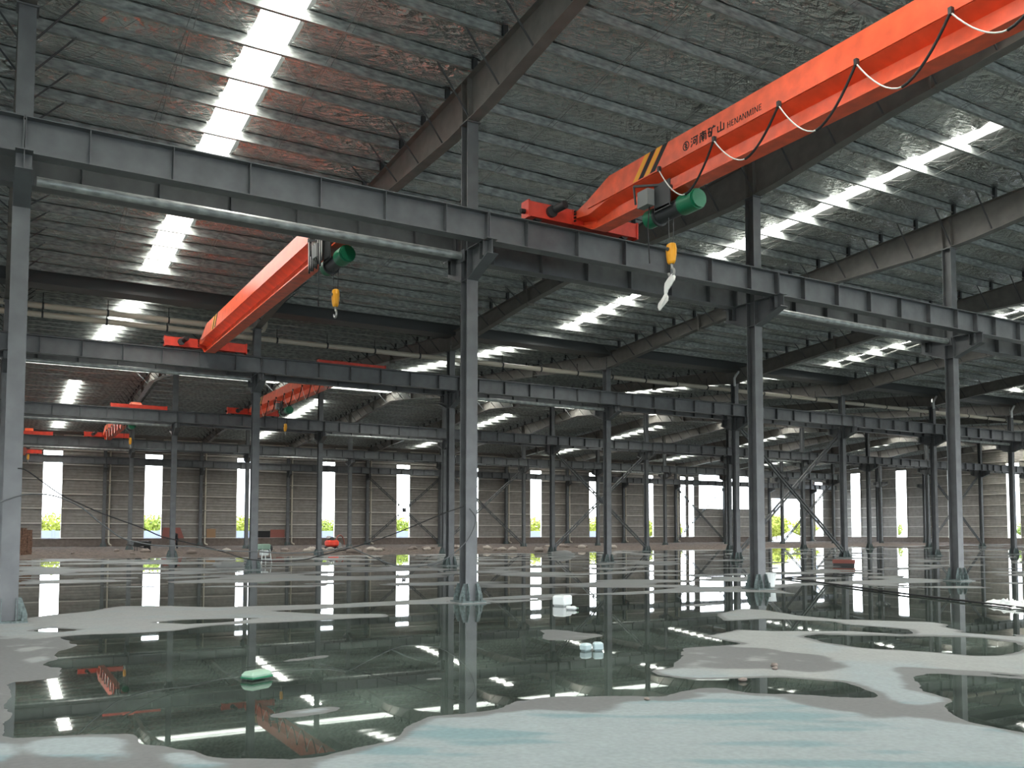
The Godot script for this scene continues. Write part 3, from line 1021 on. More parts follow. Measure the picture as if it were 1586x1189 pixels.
func build_frame() -> void:
	var tall := make_column(roof(0.0) - 0.935, true)
	var low := make_column(roof(VALLEY) - 0.735, true)
	var wallc := make_column(roof(VALLEY) - 0.735, false)
	for r in 5:
		var proto: Node3D = [tall, low, tall, tall, wallc][r]
		for k in range(0, 13):
			if r == 0 and k > 4:
				continue
			if r == 1 and k > 8:
				continue
			tag(copy(proto, "steel_column", Vector3(k * BAY, 0.012, ROWS[r])), "grey steel column " + (ROW_WORDS[r] + ", " + frame_words(k) if r > 0 else ["with a thin cable tied round it near the brick stack", "with a wide cable loop hung on it", "with a white bucket at its foot", "near the white plastic sheet and hose", "out past the hose and plastic sheet"][k]), "column", "columns " + ROW_WORDS[r])
	# runway beams on the brackets
	var full := make_beam(BAY)
	var short := make_beam(X1 - 96.0 - 0.5)
	var first := make_beam(BAY)
	for r in 5:
		for sd in [1, -1]:
			if r == 4 and sd < 0:
				continue
			for k in range(-1, 13):
				if (r == 0 and k > 6) or (r == 3 and k > 9):
					continue
				var row: String = ["on lettered crane's row", "on drain pipe row", "before ridge skylight", "beyond ridge skylight", "along back wall"][r]
				var face: String = "far" if sd < 0 else "near"
				face = "wall-facing side" if sd < 0 else "crane-facing side"
				tag(copy(short if k == 12 else full, "runway_beam", Vector3(k * BAY, 0, ROWS[r] + sd * 0.7)), "grey runway beam %s, %s, %s" % [row, face, bay_words(k)], "beam", "runway beams %s, %s" % [row, face])
	# rafters
	var near := make_rafter(true)
	var far := make_rafter(false)
	for k in range(0, 13):
		for q in 3:
			if q == 0 and k > 8:
				continue
			var z: float = [VALLEY, VALLEY, 2 * RIDGE_B - VALLEY][q]
			var o := copy(near if k < 6 else far, "roof_rafter", Vector3(k * BAY, roof(z), z), PI if q == 1 else 0.0)
			tag(o, ["grey rafter falling to the pipe valley", "grey rafter rising from pipe valley to ridge", "grey rafter from ridge to back wall"][q] + ", " + frame_words(k), "rafter", ["rafters over the lettered crane", "rafters between pipe valley and ridge skylight", "rafters between ridge skylight and back wall"][q])
	# tie tubes between columns
	for r in 4:
		for k in [0, 2, 6]:
			if r == 0 and k > 2:
				continue
			var o := base("tie_tube", Vector3(k * BAY, 7.0, ROWS[r]))
			part(o, "tube", Shape.new().rod(Vector3(0.2, 0, 0), Vector3(BAY - 0.2, 0, 0), 0.075, 16).done(M.galvanised))
			for x in [0.17, BAY - 0.17]:
				part(o, "end_plate", Shape.new().at(Vector3(x, 0, 0), Vector3(0.02, 0.24, 0.24)).done(M.steel))
			var words: String = "round grey tie tube, %s, " % bay_words(k) + ["on lettered crane's row", "on drain pipe row", "on row before ridge skylight", "on row beyond ridge skylight"][r]
			tag(o, words, "tube", "tie tubes below the runway beams")
	for b in [4, 9]:
		for r in range(1, 5):
			if r == 1 and b == 9:
				continue
			x_brace(b * BAY, ROWS[r], "crossed double-angle brace " + ["", "in the drain pipe row of columns", "in column row before the ridge skylight", "in column row beyond the ridge skylight", "against the back wall"][r] + (", beside the high wall opening" if b == 9 else ", midway along"))
	# drain pipes under the valley
	pipe_run("drain_pipe", Vector3(X0 + 2, 8.98, VALLEY - 0.62), Vector3(8.45, 8.98, VALLEY - 0.62), true, "upper cream drain pipe under the valley, with an elbow up to the gutter")
	pipe_run("drain_pipe", Vector3(X0 + 2, 8.75, VALLEY - 0.95), Vector3(X1 - 1, 8.75, VALLEY - 0.95), false, "long lower cream drain pipe hung under the roof valley")
	for k in [4, 6, 7]:
		var o := base("drain_elbow", Vector3(k * BAY - 0.05, 8.75, VALLEY + 0.3))
		part(o, "bend", Shape.new().tube([Vector3(-0.25, -0.05, 0), Vector3(-0.25, 0.35, 0), Vector3(-0.1, 0.55, 0), Vector3(0.2, 0.85, 0)], 0.06, 10).done(M.white))
		tag(o, "short white drain elbow at a column head below the valley gutter", "pipe", "white drain elbows below the valley gutter")
	# downpipes beside the wall columns
	for k in range(1, 13):
		var o := base("downpipe", Vector3(k * BAY + 0.42, 0, BACK + 0.3))
		part(o, "pipe", Shape.new().tube([Vector3(0, 9.0, 0), Vector3(0, 0.4, 0), Vector3(0.05, 0.25, 0.05), Vector3(0.22, 0.15, 0.2)], 0.075, 10).done(M.pipe))
		for y in [0.9, 3.2, 5.5, 7.8]:
			part(o, "clip", Shape.new().rod(Vector3(0, y, 0), Vector3(0, y + 0.06, 0), 0.09, 10).done(M.grey))
		tag(o, "cream downpipe with a kicked-out foot beside a back wall column", "pipe", "downpipes on the back wall")

func pipe_run(called: String, a: Vector3, b: Vector3, elbow: bool, label: String) -> void:
	var o := base(called, a)
	var pts := [Vector3.ZERO, b - a]
	if elbow:
		pts = [Vector3.ZERO, b - a - Vector3(0.2, 0, 0), b - a - Vector3(0.06, -0.06, 0), b - a + Vector3(0, 0.2, 0), b - a + Vector3(0, 0.75, 0)]
	part(o, "pipe", Shape.new().tube(pts, 0.1, 14).done(M.pipe))
	if not M.has("hanger"):
		M.hanger = Shape.new().rod(Vector3(-0.03, 0, 0), Vector3(0.03, 0, 0), 0.125, 12).at(Vector3(0, 0.25, 0), Vector3(0.03, 0.4, 0.012)).done(M.dark_steel)
	var x := 1.0
	while x < (b - a).x - 0.5:
		part(o, "hanger", M.hanger, Transform3D(Basis(), Vector3(x, 0, 0)))
		x += 2.0
	tag(o, label, "pipe")

# ------------------------------------------------------------ cranes

func girder_ring(z: float, bot: float, top: float) -> PackedVector3Array:
	var k := (top - bot) / 0.87
	var out := PackedVector3Array()
	for p in [[-0.17, 0.0], [0.17, 0.0], [0.17, 0.03], [0.03, 0.05], [0.03, 0.30], [0.25, 0.42], [0.25, 0.87], [-0.25, 0.87], [-0.25, 0.42], [-0.03, 0.30], [-0.03, 0.05], [-0.17, 0.03]]:
		out.append(Vector3(p[0], 7.55 + bot + p[1] * k, z))
	return out

func end_truck(o: Node3D, z: float, motor_side: float) -> void:
	var sh := Shape.new()
	sh.span(Vector3(-1.38, 7.79, z - 0.12), Vector3(1.38, 8.1, z + 0.12))
	for e in [-1, 1]:
		sh.span(Vector3(e * 1.38 - 0.02, 7.76, z - 0.14), Vector3(e * 1.38 + 0.02, 8.12, z + 0.14))
		sh.span(Vector3(e * 0.3 - 0.02, 7.79, z - 0.135), Vector3(e * 0.3 + 0.02, 8.1, z + 0.135))
	var t := part(o, "end_truck", sh.done(M.red))
	for e in [-1, 1]:
		part(t, "wheel", Shape.new().rod(Vector3(e * 1.1, 7.845, z - 0.05), Vector3(e * 1.1, 7.845, z + 0.05), 0.105, 16).done(M.dark_steel))
		part(t, "buffer", Shape.new().rod(Vector3(e * 1.4, 7.9, z), Vector3(e * 1.5, 7.9, z), 0.05, 10).done(M.black))
	var m := Shape.new()
	m.rod(Vector3(-0.85, 7.95, z + motor_side * 0.12), Vector3(-0.85, 7.95, z + motor_side * 0.2), 0.12, 14)
	m.rod(Vector3(-0.78, 8.0, z + motor_side * 0.2), Vector3(-0.72, 8.03, z + motor_side * 0.46), 0.085, 14)
	part(t, "drive_motor", m.done(M.dark_steel))

func glyph(strokes: Array, at: Vector3, size: float) -> Shape:
	# strokes on a 10 by 10 grid, written along +z on a face that looks to -x
	var sh := Shape.new()
	for s in strokes:
		for k in range(0, s.size() - 2, 2):
			var a := at + Vector3(0, s[k + 1], s[k]) * size / 10.0
			var b := at + Vector3(0, s[k + 3], s[k + 2]) * size / 10.0
			sh.bar(a, b, 0.004, size * 0.125, (b - a).cross(Vector3.RIGHT).normalized())
	return sh

func crane(x: float, za: float, zb: float, label: String, marks: bool, loops: int, gathered: float) -> Node3D:
	# za: the end further from the camera, zb: the end nearer to it
	var o := base("bridge_crane", Vector3(x, 0, 0))
	tag(o, label, "crane")
	var rs := [girder_ring(za + 0.13, 0.25, 0.5), girder_ring(za + 0.6, 0.02, 0.62), girder_ring(za + 0.7, 0.0, 0.66), girder_ring(za + 1.3, 0.0, 0.87), girder_ring(zb - 1.3, 0.0, 0.87), girder_ring(zb - 0.7, 0.0, 0.66), girder_ring(zb - 0.6, 0.02, 0.62), girder_ring(zb - 0.13, 0.25, 0.5)]
	var g := part(o, "girder", Shape.new().rings(rs).done(M.orange))
	var line := Shape.new()
	line.span(Vector3(-0.275, 7.98, za + 0.6), Vector3(-0.25, 8.0, zb - 0.6))
	line.span(Vector3(0.25, 7.98, za + 0.6), Vector3(0.275, 8.0, zb - 0.6))
	part(g, "cable_rail", line.done(M.orange))
	var bolts := Shape.new()
	for e in [za + 0.16, zb - 0.16]:
		for y in [7.86, 7.93, 8.0, 8.06]:
			for sd in [-1, 1]:
				bolts.at(Vector3(sd * 0.28, y, e), Vector3(0.03, 0.03, 0.06))
	part(g, "bolt_row", bolts.done(M.black))
	end_truck(o, za, 1.0)
	end_truck(o, zb, -1.0)
	# hazard stripes on both faces near the ends
	for k in 4:
		var z0 := za + 2.05 + k * 0.17
		var sh := Shape.new()
		for sd in [-1, 1]:
			var p := [Vector3(sd * 0.2505, 8.01, z0), Vector3(sd * 0.2505, 8.01, z0 + 0.15), Vector3(sd * 0.2505, 8.42, z0 + 0.53), Vector3(sd * 0.2505, 8.42, z0 + 0.38)]
			var nn := Vector3(sd * 0.003, 0, 0)
			for q in 4:
				p[q] += nn
			if sd > 0:
				sh.quad(p[1], p[0], p[3], p[2])
			else:
				sh.quad(p[0], p[1], p[2], p[3])
		part(g, "hazard_stripe", sh.done(M.yellow if k % 2 == 0 else M.black))
	if marks:
		var y := 8.07
		var fx := -0.2535
		var cz := za + 3.68
		# the four characters and the roundel before them
		var he := [[1.0, 9.0, 2.2, 8.0], [0.4, 6.2, 1.6, 5.4], [0.4, 1.0, 2.4, 3.6], [3.2, 8.6, 9.8, 8.6], [8.4, 8.6, 8.4, 1.0, 7.0, 1.0], [4.0, 6.4, 6.6, 6.4, 6.6, 3.2, 4.0, 3.2, 4.0, 6.4]]
		var nan := [[1.0, 8.6, 9.0, 8.6], [5.0, 10.0, 5.0, 6.8], [1.2, 0.4, 1.2, 6.8, 8.8, 6.8, 8.8, 0.8], [3.4, 6.2, 4.2, 5.0], [6.6, 6.2, 5.8, 5.0], [2.8, 4.6, 7.2, 4.6], [2.8, 3.0, 7.2, 3.0], [5.0, 4.6, 5.0, 0.4]]
		var kuang := [[0.2, 8.8, 4.0, 8.8], [2.4, 8.8, 0.4, 4.6], [1.4, 5.4, 3.8, 5.4, 3.8, 1.6, 1.4, 1.6, 1.4, 5.4], [7.0, 9.8, 7.6, 8.8], [5.0, 8.2, 9.8, 8.2], [5.2, 8.2, 5.2, 4.0, 4.2, 0.6]]
		var shan := [[5.0, 9.4, 5.0, 1.4], [1.2, 6.6, 1.2, 1.4, 8.8, 1.4], [8.8, 6.8, 8.8, 0.8]]
		var n := 0
		for gl in [he, nan, kuang, shan]:
			part(g, "lettering", glyph(gl, Vector3(fx, y, cz + n * 0.215), 0.19).done(M.black))
			n += 1
		var ro := Shape.new()
		for q in 16:
			var a := TAU * q / 16
			var b := TAU * (q + 1) / 16
			ro.bar(Vector3(fx, y + 0.09 + 0.075 * sin(a), cz - 0.12 + 0.075 * cos(a)), Vector3(fx, y + 0.09 + 0.075 * sin(b), cz - 0.12 + 0.075 * cos(b)), 0.004, 0.016, Vector3(0, sin(a), cos(a)))
		ro.bar(Vector3(fx, y + 0.03, cz - 0.12), Vector3(fx, y + 0.15, cz - 0.12), 0.004, 0.02, Vector3.FORWARD)
		ro.bar(Vector3(fx, y + 0.13, cz - 0.155), Vector3(fx, y + 0.09, cz - 0.085), 0.004, 0.02, Vector3.UP)
		ro.bar(Vector3(fx, y + 0.09, cz - 0.155), Vector3(fx, y + 0.05, cz - 0.085), 0.004, 0.02, Vector3.UP)
		part(g, "maker_emblem", ro.done(M.black))
		var tm := TextMesh.new()
		var sf := SystemFont.new()
		sf.font_names = PackedStringArray(["Droid Sans"])
		tm.font = sf
		tm.text = "HENANMINE"
		tm.font_size = 32
		tm.pixel_size = 0.0042
		tm.depth = 0.004
		tm.material = M.black
		part(g, "lettering", tm, Transform3D(Basis(Vector3(0, 0.0, 1), Vector3(0, 1, 0), Vector3(-1, 0, 0)), Vector3(fx, y + 0.05, cz + 1.27)))
	# festoon: black cable and pale cord looping between carriers
	var carriers := []
	if gathered > -900.0:
		for k in loops:
			carriers.append(gathered + k * 0.13)
	else:
		var z := za + 2.9
		while z < zb - 1.0:
			carriers.append(z)
			z += 1.42
	for k in carriers.size():
		part(o, "cable_carrier", Shape.new().at(Vector3(-0.31, 7.97, carriers[k]), Vector3(0.06, 0.09, 0.05)).done(M.dark_steel))
		if k == 0:
			continue
		var a := Vector3(-0.32, 7.95, carriers[k - 1])
		var b := Vector3(-0.32, 7.95, carriers[k])
		var drop := 0.64 + 0.06 * sin(k * 2.3) if gathered <= -900.0 else 0.75 + 0.15 * sin(k * 3.1)
		for w in 2:
			var pts := []
			for q in 9:
				var u := lerpf(0.0, 0.52, q / 8.0) if w == 0 else lerpf(0.5, 1.0, q / 8.0)
				var e := 1.0 - pow(absf(2.0 * u - 1.0), 1.7)
				pts.append(a.lerp(b, u) + Vector3(0, -drop * e, 0))
			part(o, "pull_cord" if w == 0 else "festoon_cable", Shape.new().tube(pts, 0.011 if w == 0 else 0.02, 6).done(M.cloth if w == 0 else M.cable))
	return o

func hoist(at: Vector3, drop: float, cloth: bool, label: String) -> void:
	# at: middle of the drum under the girder's lower flange
	var o := base("electric_hoist", at)
	tag(o, label, "hoist")
	var b := part(o, "drum", Shape.new().rod(Vector3(0, 0, -0.3), Vector3(0, 0, 0.3), 0.15, 20).rod(Vector3(0, 0, -0.34), Vector3(0, 0, -0.3), 0.19, 20).rod(Vector3(0, 0, 0.3), Vector3(0, 0, 0.34), 0.17, 20).done(M.dark_steel))
	part(b, "gear_case", Shape.new().rod(Vector3(0, 0.02, -0.62), Vector3(0, 0.02, -0.34), 0.17, 18).done(M.green))
	part(o, "motor", Shape.new().rod(Vector3(0, 0, 0.34), Vector3(0, 0, 0.72), 0.185, 18).tube([Vector3(0, 0, 0.72), Vector3(0, 0, 0.76), Vector3(0, 0, 0.765)], 0.16, 18).done(M.green))
	var tr := Shape.new()
	for sd in [-1, 1]:
		tr.span(Vector3(sd * 0.2 - 0.01, 0.0, -0.22), Vector3(sd * 0.2 + 0.01, 0.5, 0.22))
		for z in [-0.13, 0.13]:
			tr.rod(Vector3(sd * 0.19, 0.36, z), Vector3(sd * 0.12, 0.36, z), 0.07, 12)
	tr.span(Vector3(-0.21, 0.02, -0.2), Vector3(0.21, 0.06, 0.2))
	part(o, "trolley", tr.done(M.dark_steel))
	part(o, "control_box", Shape.new().at(Vector3(-0.3, 0.28, -0.35), Vector3(0.16, 0.3, 0.3)).done(M.grey))
	part(o, "cable_arm", Shape.new().bar(Vector3(-0.2, 0.48, -0.1), Vector3(-0.42, 0.56, -0.55), 0.03, 0.04).bar(Vector3(-0.42, 0.56, -0.55), Vector3(-0.42, 0.2, -0.5), 0.03, 0.03).done(M.dark_steel))
	var ropes := Shape.new()
	for x in [-0.06, 0.06]:
		ropes.rod(Vector3(x, -0.05, 0), Vector3(x * 0.8, -drop, 0), 0.008, 6)
	part(o, "wire_rope", ropes.done(M.dark_steel))
	part(o, "pendant_cable", Shape.new().tube([Vector3(-0.25, 0.2, -0.3), Vector3(-0.3, -0.3, -0.3), Vector3(-0.3, -0.95, -0.25)], 0.012, 6).done(M.cable))
	# hook block
	var hb := Shape.new()
	var ring := [[0.02, 0.06, 0.04], [0.0, 0.1, 0.07], [-0.1, 0.125, 0.08], [-0.2, 0.115, 0.08], [-0.32, 0.09, 0.065], [-0.36, 0.06, 0.05]]
	var rs := []
	for r in ring:
		var p := PackedVector3Array()
		for q in 12:
			var a := TAU * q / 12
			p.append(Vector3(cos(a) * r[2], -drop + r[0], -sin(a) * r[1] if false else sin(a) * r[1]))
		rs.append(p)
	hb.rings(rs)
	var blk := part(o, "hook_block", hb.done(M.yellow))
	part(blk, "sheave_pin", Shape.new().rod(Vector3(-0.1, -drop - 0.1, 0), Vector3(0.1, -drop - 0.1, 0), 0.035, 10).done(M.dark_steel))
	var hk := []
	for q in 15:
		var a := deg_to_rad(80.0 - q * 19.0)
		hk.append(Vector3(0, -drop - 0.52 + 0.075 * sin(a), 0.075 * cos(a)))
	part(blk, "hook", Shape.new().tube([Vector3(0, -drop - 0.34, 0), Vector3(0, -drop - 0.42, 0.01)] + hk, 0.024, 8).done(M.wire))
	if cloth:
		var cl := base("rag", at + Vector3(0, -drop - 0.55, 0.02))
		var sh := Shape.new()
		var widths := [0.03, 0.11, 0.16, 0.13, 0.07, 0.05, 0.1, 0.13, 0.1, 0.03]
		var rr := []
		for k in widths.size():
			var p := PackedVector3Array()
			var c := Vector3(-0.015 * k, -0.072 * k, 0.02 * sin(k * 1.3) - 0.02 * k)
			for q in 10:
				var a := TAU * q / 10
				p.append(c + Vector3(cos(a) * widths[k] * 0.35, 0.0, sin(a) * widths[k] * (0.75 + 0.25 * sin(q * 3.7 + k))))
			rr.append(p)
		sh.rings(rr)
		part(cl, "cloth", sh.done(M.cloth))
		tag(cl, "white rag tied to the hook below the lettered crane", "rag")

func build_cranes() -> void:
	crane(10.3, 0.7, W - 0.7, "orange bridge crane with black lettering and hazard stripes on its girder", true, 0, -999.0)
	hoist(Vector3(10.3, 7.27, 3.55), 0.62, true, "green electric hoist with yellow hook block under the lettered orange crane")
	crane(6.05, -W + 0.7, -0.7, "orange bridge crane without lettering, spanning to the drain pipe row", false, 9, -3.5)
	hoist(Vector3(6.05, 7.27, -2.55), 0.62, false, "green electric hoist with yellow hook block beside the gathered cable loops")
	crane(11.95, -2 * W + 0.7, -W - 0.7, "orange bridge crane with zigzag cable loops between drain pipe row and ridge skylight", false, 0, -999.0)
	hoist(Vector3(11.95, 7.25, -27.0), 0.62, false, "dark green hoist under the crane with zigzag cable loops")
	crane(6.3, -3 * W + 0.7, -2 * W - 0.7, "orange bridge crane spanning below the ridge skylight", false, 0, -999.0)
	hoist(Vector3(6.3, 7.25, -38.0), 0.62, false, "green hoist under the crane below the ridge skylight")
	crane(1.7, -4 * W + 0.7, -3 * W - 0.7, "orange bridge crane in the last span before the back wall", false, 0, -999.0)
	hoist(Vector3(1.7, 7.25, -48.3 - 5.0), 0.62, false, "hoist on the crane in the last span before the back wall")

# ------------------------------------------------------------ loose things

func rough_lump(r: Vector3, rng: int, m: Material) -> ArrayMesh:
	var f := noise(1.7, 2, rng)
	var sh := Shape.new()
	var nu := 10
	var nv := 7
	for b in nv + 1:
		for a in nu + 1:
			var th := PI * b / nv
			var ph := TAU * a / nu
			var d := Vector3(sin(th) * cos(ph), cos(th), sin(th) * sin(ph))
			var k := 1.0 + 0.45 * f.get_noise_3d(d.x * 1.5, d.y * 1.5, d.z * 1.5)
			sh.v.append(Vector3(d.x * r.x, d.y * r.y, d.z * r.z) * k)
			sh.n.append((d / r).normalized())
	for b in nv:
		for a in nu:
			var k := b * (nu + 1) + a
			for q in [k, k + nu + 1, k + 1, k + 1, k + nu + 1, k + nu + 2]:
				sh.i.append(q)
	return sh.done(m)

func simple(called: String, at: Vector3, mesh: Mesh, label: String, category: String, turn := 0.0, group := "") -> MeshInstance3D:
	var o := part(self, called, mesh, Transform3D(Basis(Vector3.UP, turn), at))
	tag(o, label, category, group)
	return o

func build_loose() -> void:
	# cables slung between the first two columns
	var c1 := [Vector3(0.06, 2.38, 0.22), Vector3(0.20, 2.34, 0.22), Vector3(0.63, 2.01, 0.22), Vector3(0.96, 1.84, 0.22), Vector3(1.29, 1.69, 0.22), Vector3(1.84, 1.48, 0.22), Vector3(2.14, 1.34, 0.22), Vector3(2.44, 1.26, 0.22), Vector3(2.84, 1.16, 0.22), Vector3(3.25, 1.04, 0.22), Vector3(3.55, 0.94, 0.22), Vector3(4.10, 0.89, 0.22), Vector3(4.57, 0.91, 0.22), Vector3(4.88, 0.98, 0.22), Vector3(5.36, 1.09, 0.22), Vector3(5.67, 1.17, 0.22), Vector3(6.39, 1.40, 0.22), Vector3(7.27, 1.74, 0.22), Vector3(7.78, 1.91, 0.22)]
	var c2 := [Vector3(-0.21, 1.83, 0.22), Vector3(0.09, 1.96, 0.22), Vector3(0.36, 1.99, 0.22), Vector3(0.63, 1.95, 0.22), Vector3(0.95, 1.80, 0.22), Vector3(1.19, 1.59, 0.22), Vector3(1.38, 1.44, 0.22), Vector3(1.58, 1.30, 0.22), Vector3(1.97, 1.20, 0.22), Vector3(2.29, 1.17, 0.22), Vector3(2.68, 1.16, 0.22), Vector3(3.11, 1.09, 0.22), Vector3(3.76, 1.06, 0.22), Vector3(4.22, 1.03, 0.22), Vector3(4.92, 1.05, 0.22), Vector3(5.41, 1.12, 0.22), Vector3(5.66, 1.03, 0.22), Vector3(6.05, 0.87, 0.22), Vector3(6.44, 0.75, 0.22), Vector3(6.84, 0.75, 0.22), Vector3(7.25, 0.82, 0.22), Vector3(7.60, 1.01, 0.22), Vector3(7.88, 1.26, 0.22), Vector3(8.02, 1.52, 0.22), Vector3(8.04, 1.71, 0.22), Vector3(7.91, 1.87, 0.22)]
	simple("slung_cable", Vector3.ZERO, Shape.new().tube(smooth(c1), 0.011, 6).done(M.cable), "thin cable sagging between two columns and tied high on one", "cable")
	simple("slung_cable", Vector3.ZERO, Shape.new().tube(smooth(c2), 0.012, 6).done(M.brace_steel), "dark cable sagging between two columns with a wide loop round one", "cable")
	var hose := [Vector3(24.5, 0.03, -4.0), Vector3(22.5, 0.03, -3.6), Vector3(20.6, 0.03, -3.3), Vector3(20.2, 0.03, -2.7), Vector3(19.4, 0.03, -1.0), Vector3(18.4, 0.03, 1.1), Vector3(17.53, 0.03, 2.94), Vector3(16.7, 0.03, 5.0), Vector3(16.08, 0.03, 6.47), Vector3(15.2, 0.03, 8.6)]
	simple("hose", Vector3.ZERO, Shape.new().tube(smooth(hose), 0.022, 8).done(M.cable), "black hose lying across the flooded floor", "hose")
	# white things in the water
	simple("foam_block", Vector3(9.23, 0.1, 1.55), rounded_box(Vector3(0.34, 0.2, 0.26), 0.03, M.white), "pale foam block standing in the water beside a plastic bottle", "block", 0.5)
	var bt := base("plastic_bottle", Vector3(8.86, 0.035, 2.42), 0.6)
	part(bt, "body", lathe([[0.0, 0.0], [0.034, 0.0], [0.036, 0.02], [0.033, 0.08], [0.036, 0.15], [0.014, 0.2]], M.white), Transform3D(Basis(Vector3.RIGHT, PI / 2), Vector3(0, 0, -0.1)))
	part(bt, "cap", Shape.new().rod(Vector3(0, 0, 0.1), Vector3(0, 0, 0.125), 0.016, 10).done(M.pale_green))
	tag(bt, "clear plastic bottle floating beside the pale foam block", "bottle")
	simple("plastic_tub", Vector3(5.9, 0.045, 7.08), rounded_box(Vector3(0.13, 0.09, 0.1), 0.02, M.pale_plastic), "crumpled pale plastic tub in the pool, beside its twin", "tub", 0.3, "crumpled plastic tubs")
	simple("plastic_tub", Vector3(6.05, 0.05, 7.12), rounded_box(Vector3(0.12, 0.1, 0.1), 0.02, M.pale_plastic), "crumpled pale plastic tub in the pool, beside its twin", "tub", -0.4, "crumpled plastic tubs")
	var pk := base("drink_pack", Vector3(1.98, 0.0, 7.2), 0.5)
	part(pk, "wrapper", rounded_box(Vector3(0.26, 0.075, 0.17), 0.03, M.pale_green), Transform3D(Basis(), Vector3(0, 0.05, 0)))
	part(pk, "print", rounded_box(Vector3(0.262, 0.02, 0.172), 0.008, M.green), Transform3D(Basis(), Vector3(0, 0.03, 0)))
	tag(pk, "green and white plastic wrapper floating in the wide pool", "wrapper")
	var bk := base("bucket", Vector3(17.02, 0, -0.62))
	part(bk, "body", lathe([[0.0, 0.0], [0.15, 0.0], [0.19, 0.34], [0.2, 0.36], [0.18, 0.36], [0.14, 0.03], [0.0, 0.03]], M.white))
	part(bk, "handle", Shape.new().tube(arc(0.19, 0.33, 0.1), 0.006, 6).done(M.wire))
	tag(bk, "white plastic bucket at the foot of a steel column", "bucket")
	# plastic sheet lying in the water
	var ps := noise(2.6, 3, 61)
	var sh := Shape.new()
	for q in 19:
		for p in 27:
			var u := p / 26.0
			var v := q / 18.0
			var rim: float = minf(minf(u, 1 - u), minf(v, 1 - v)) * 4.0
			sh.v.append(Vector3((u - 0.5) * 1.5 + 0.1 * sin(v * 9.0), 0.012 + maxf(0, 0.11 * clampf(rim, 0, 1) * (0.55 + 1.1 * ps.get_noise_2d(u * 3.0, v * 2.4))), (v - 0.5) * 0.7 + 0.08 * sin(u * 7.0)))
	for q in 18:
		for p in 26:
			var k := q * 27 + p
			for x in [k, k + 1, k + 28, k, k + 28, k + 27]:
				sh.i.append(x)
	smooth_normals(sh)
	simple("plastic_sheet", Vector3(16.6, 0.0, 6.0), sh.done(M.white), "crumpled white plastic sheet lying in the water by the hose", "sheet", 0.9)
	# gear under the brace
	var tr := base("feed_trough", Vector3(30.5, 0, -9.3), 0.55)
	part(tr, "trough", Shape.new().prism(PackedVector2Array([Vector2(-0.2, 0.1), Vector2(0.2, 0.1), Vector2(0.24, 0.25), Vector2(-0.24, 0.25)]), Transform3D(Basis(), Vector3(0, 0, -0.42)), 0.84).done(M.board_red))
	part(tr, "runner", Shape.new().at(Vector3(-0.15, 0.05, 0), Vector3(0.06, 0.1, 0.8)).done(M.dark_steel))
	part(tr, "runner", Shape.new().at(Vector3(0.15, 0.05, 0), Vector3(0.06, 0.1, 0.8)).done(M.dark_steel))
	tag(tr, "low rust-orange steel box on runners below the big cross brace", "box")
	# green pump on a frame
	var gp := base("pump", Vector3(10.06, 0, -23.4), 0.4)
	part(gp, "housing", rounded_box(Vector3(0.5, 0.26, 0.36), 0.05, M.pale_green), Transform3D(Basis(), Vector3(0, 0.72, 0)))
	part(gp, "engine", rounded_box(Vector3(0.3, 0.24, 0.3), 0.03, M.white), Transform3D(Basis(), Vector3(0.02, 0.46, 0)))
	part(gp, "flywheel", Shape.new().rod(Vector3(0.28, 0.66, 0), Vector3(0.36, 0.66, 0), 0.16, 16).done(M.dark_steel))
	for x in [-0.2, 0.2]:
		for z in [-0.16, 0.16]:
			part(gp, "leg", Shape.new().bar(Vector3(x, 0.62, z), Vector3(x * 1.35, 0.0, z * 1.3), 0.035, 0.035).done(M.white))
	part(gp, "cross_bar", Shape.new().at(Vector3(0, 0.2, 0.18), Vector3(0.5, 0.03, 0.03)).done(M.white))
	tag(gp, "pale green pump on a white splayed frame beside a column", "pump")
	# red machine near the back wall
	var rm := base("power_trowel", Vector3(22.3, 0.05, -50.2), 0.3)
	part(rm, "body", rounded_box(Vector3(1.0, 0.5, 0.6), 0.12, M.red), Transform3D(Basis(), Vector3(0, 0.42, 0)))
	part(rm, "engine", rounded_box(Vector3(0.4, 0.3, 0.4), 0.06, M.dark_steel), Transform3D(Basis(), Vector3(-0.1, 0.75, 0)))
	part(rm, "tank", rounded_box(Vector3(0.3, 0.2, 0.3), 0.05, M.white), Transform3D(Basis(), Vector3(-0.3, 0.9, 0)))
	part(rm, "hoop", Shape.new().tube(arc(0.42, 0.3, 0.75), 0.05, 8).done(M.board_red), Transform3D(Basis(), Vector3(0.75, 0, 0)))
	part(rm, "wheel", Shape.new().rod(Vector3(0.6, 0.25, -0.12), Vector3(0.6, 0.25, 0.12), 0.25, 16).done(M.grey))
	for x in [-0.35, 0.25]:
		part(rm, "skid", Shape.new().at(Vector3(x, 0.08, 0), Vector3(0.14, 0.2, 0.7)).done(M.dark_steel))
	tag(rm, "small red engine machine with a dark hoop on the bare earth", "machine")
	# dark cart
	var ct := base("handcart", Vector3(8.2, 0.05, -47.0), 0.2)
	ct.scale = Vector3.ONE * 0.8
	part(ct, "tray", Shape.new().prism(PackedVector2Array([Vector2(-0.3, 0.45), Vector2(0.3, 0.45), Vector2(0.45, 0.85), Vector2(-0.45, 0.85)]), Transform3D(Basis(Vector3.UP, PI / 2), Vector3(-0.7, 0, 0)), 1.4).done(M.dark_steel))
	part(ct, "wheel", Shape.new().rod(Vector3(0.5, 0.28, -0.06), Vector3(0.5, 0.28, 0.06), 0.28, 18).done(M.black))
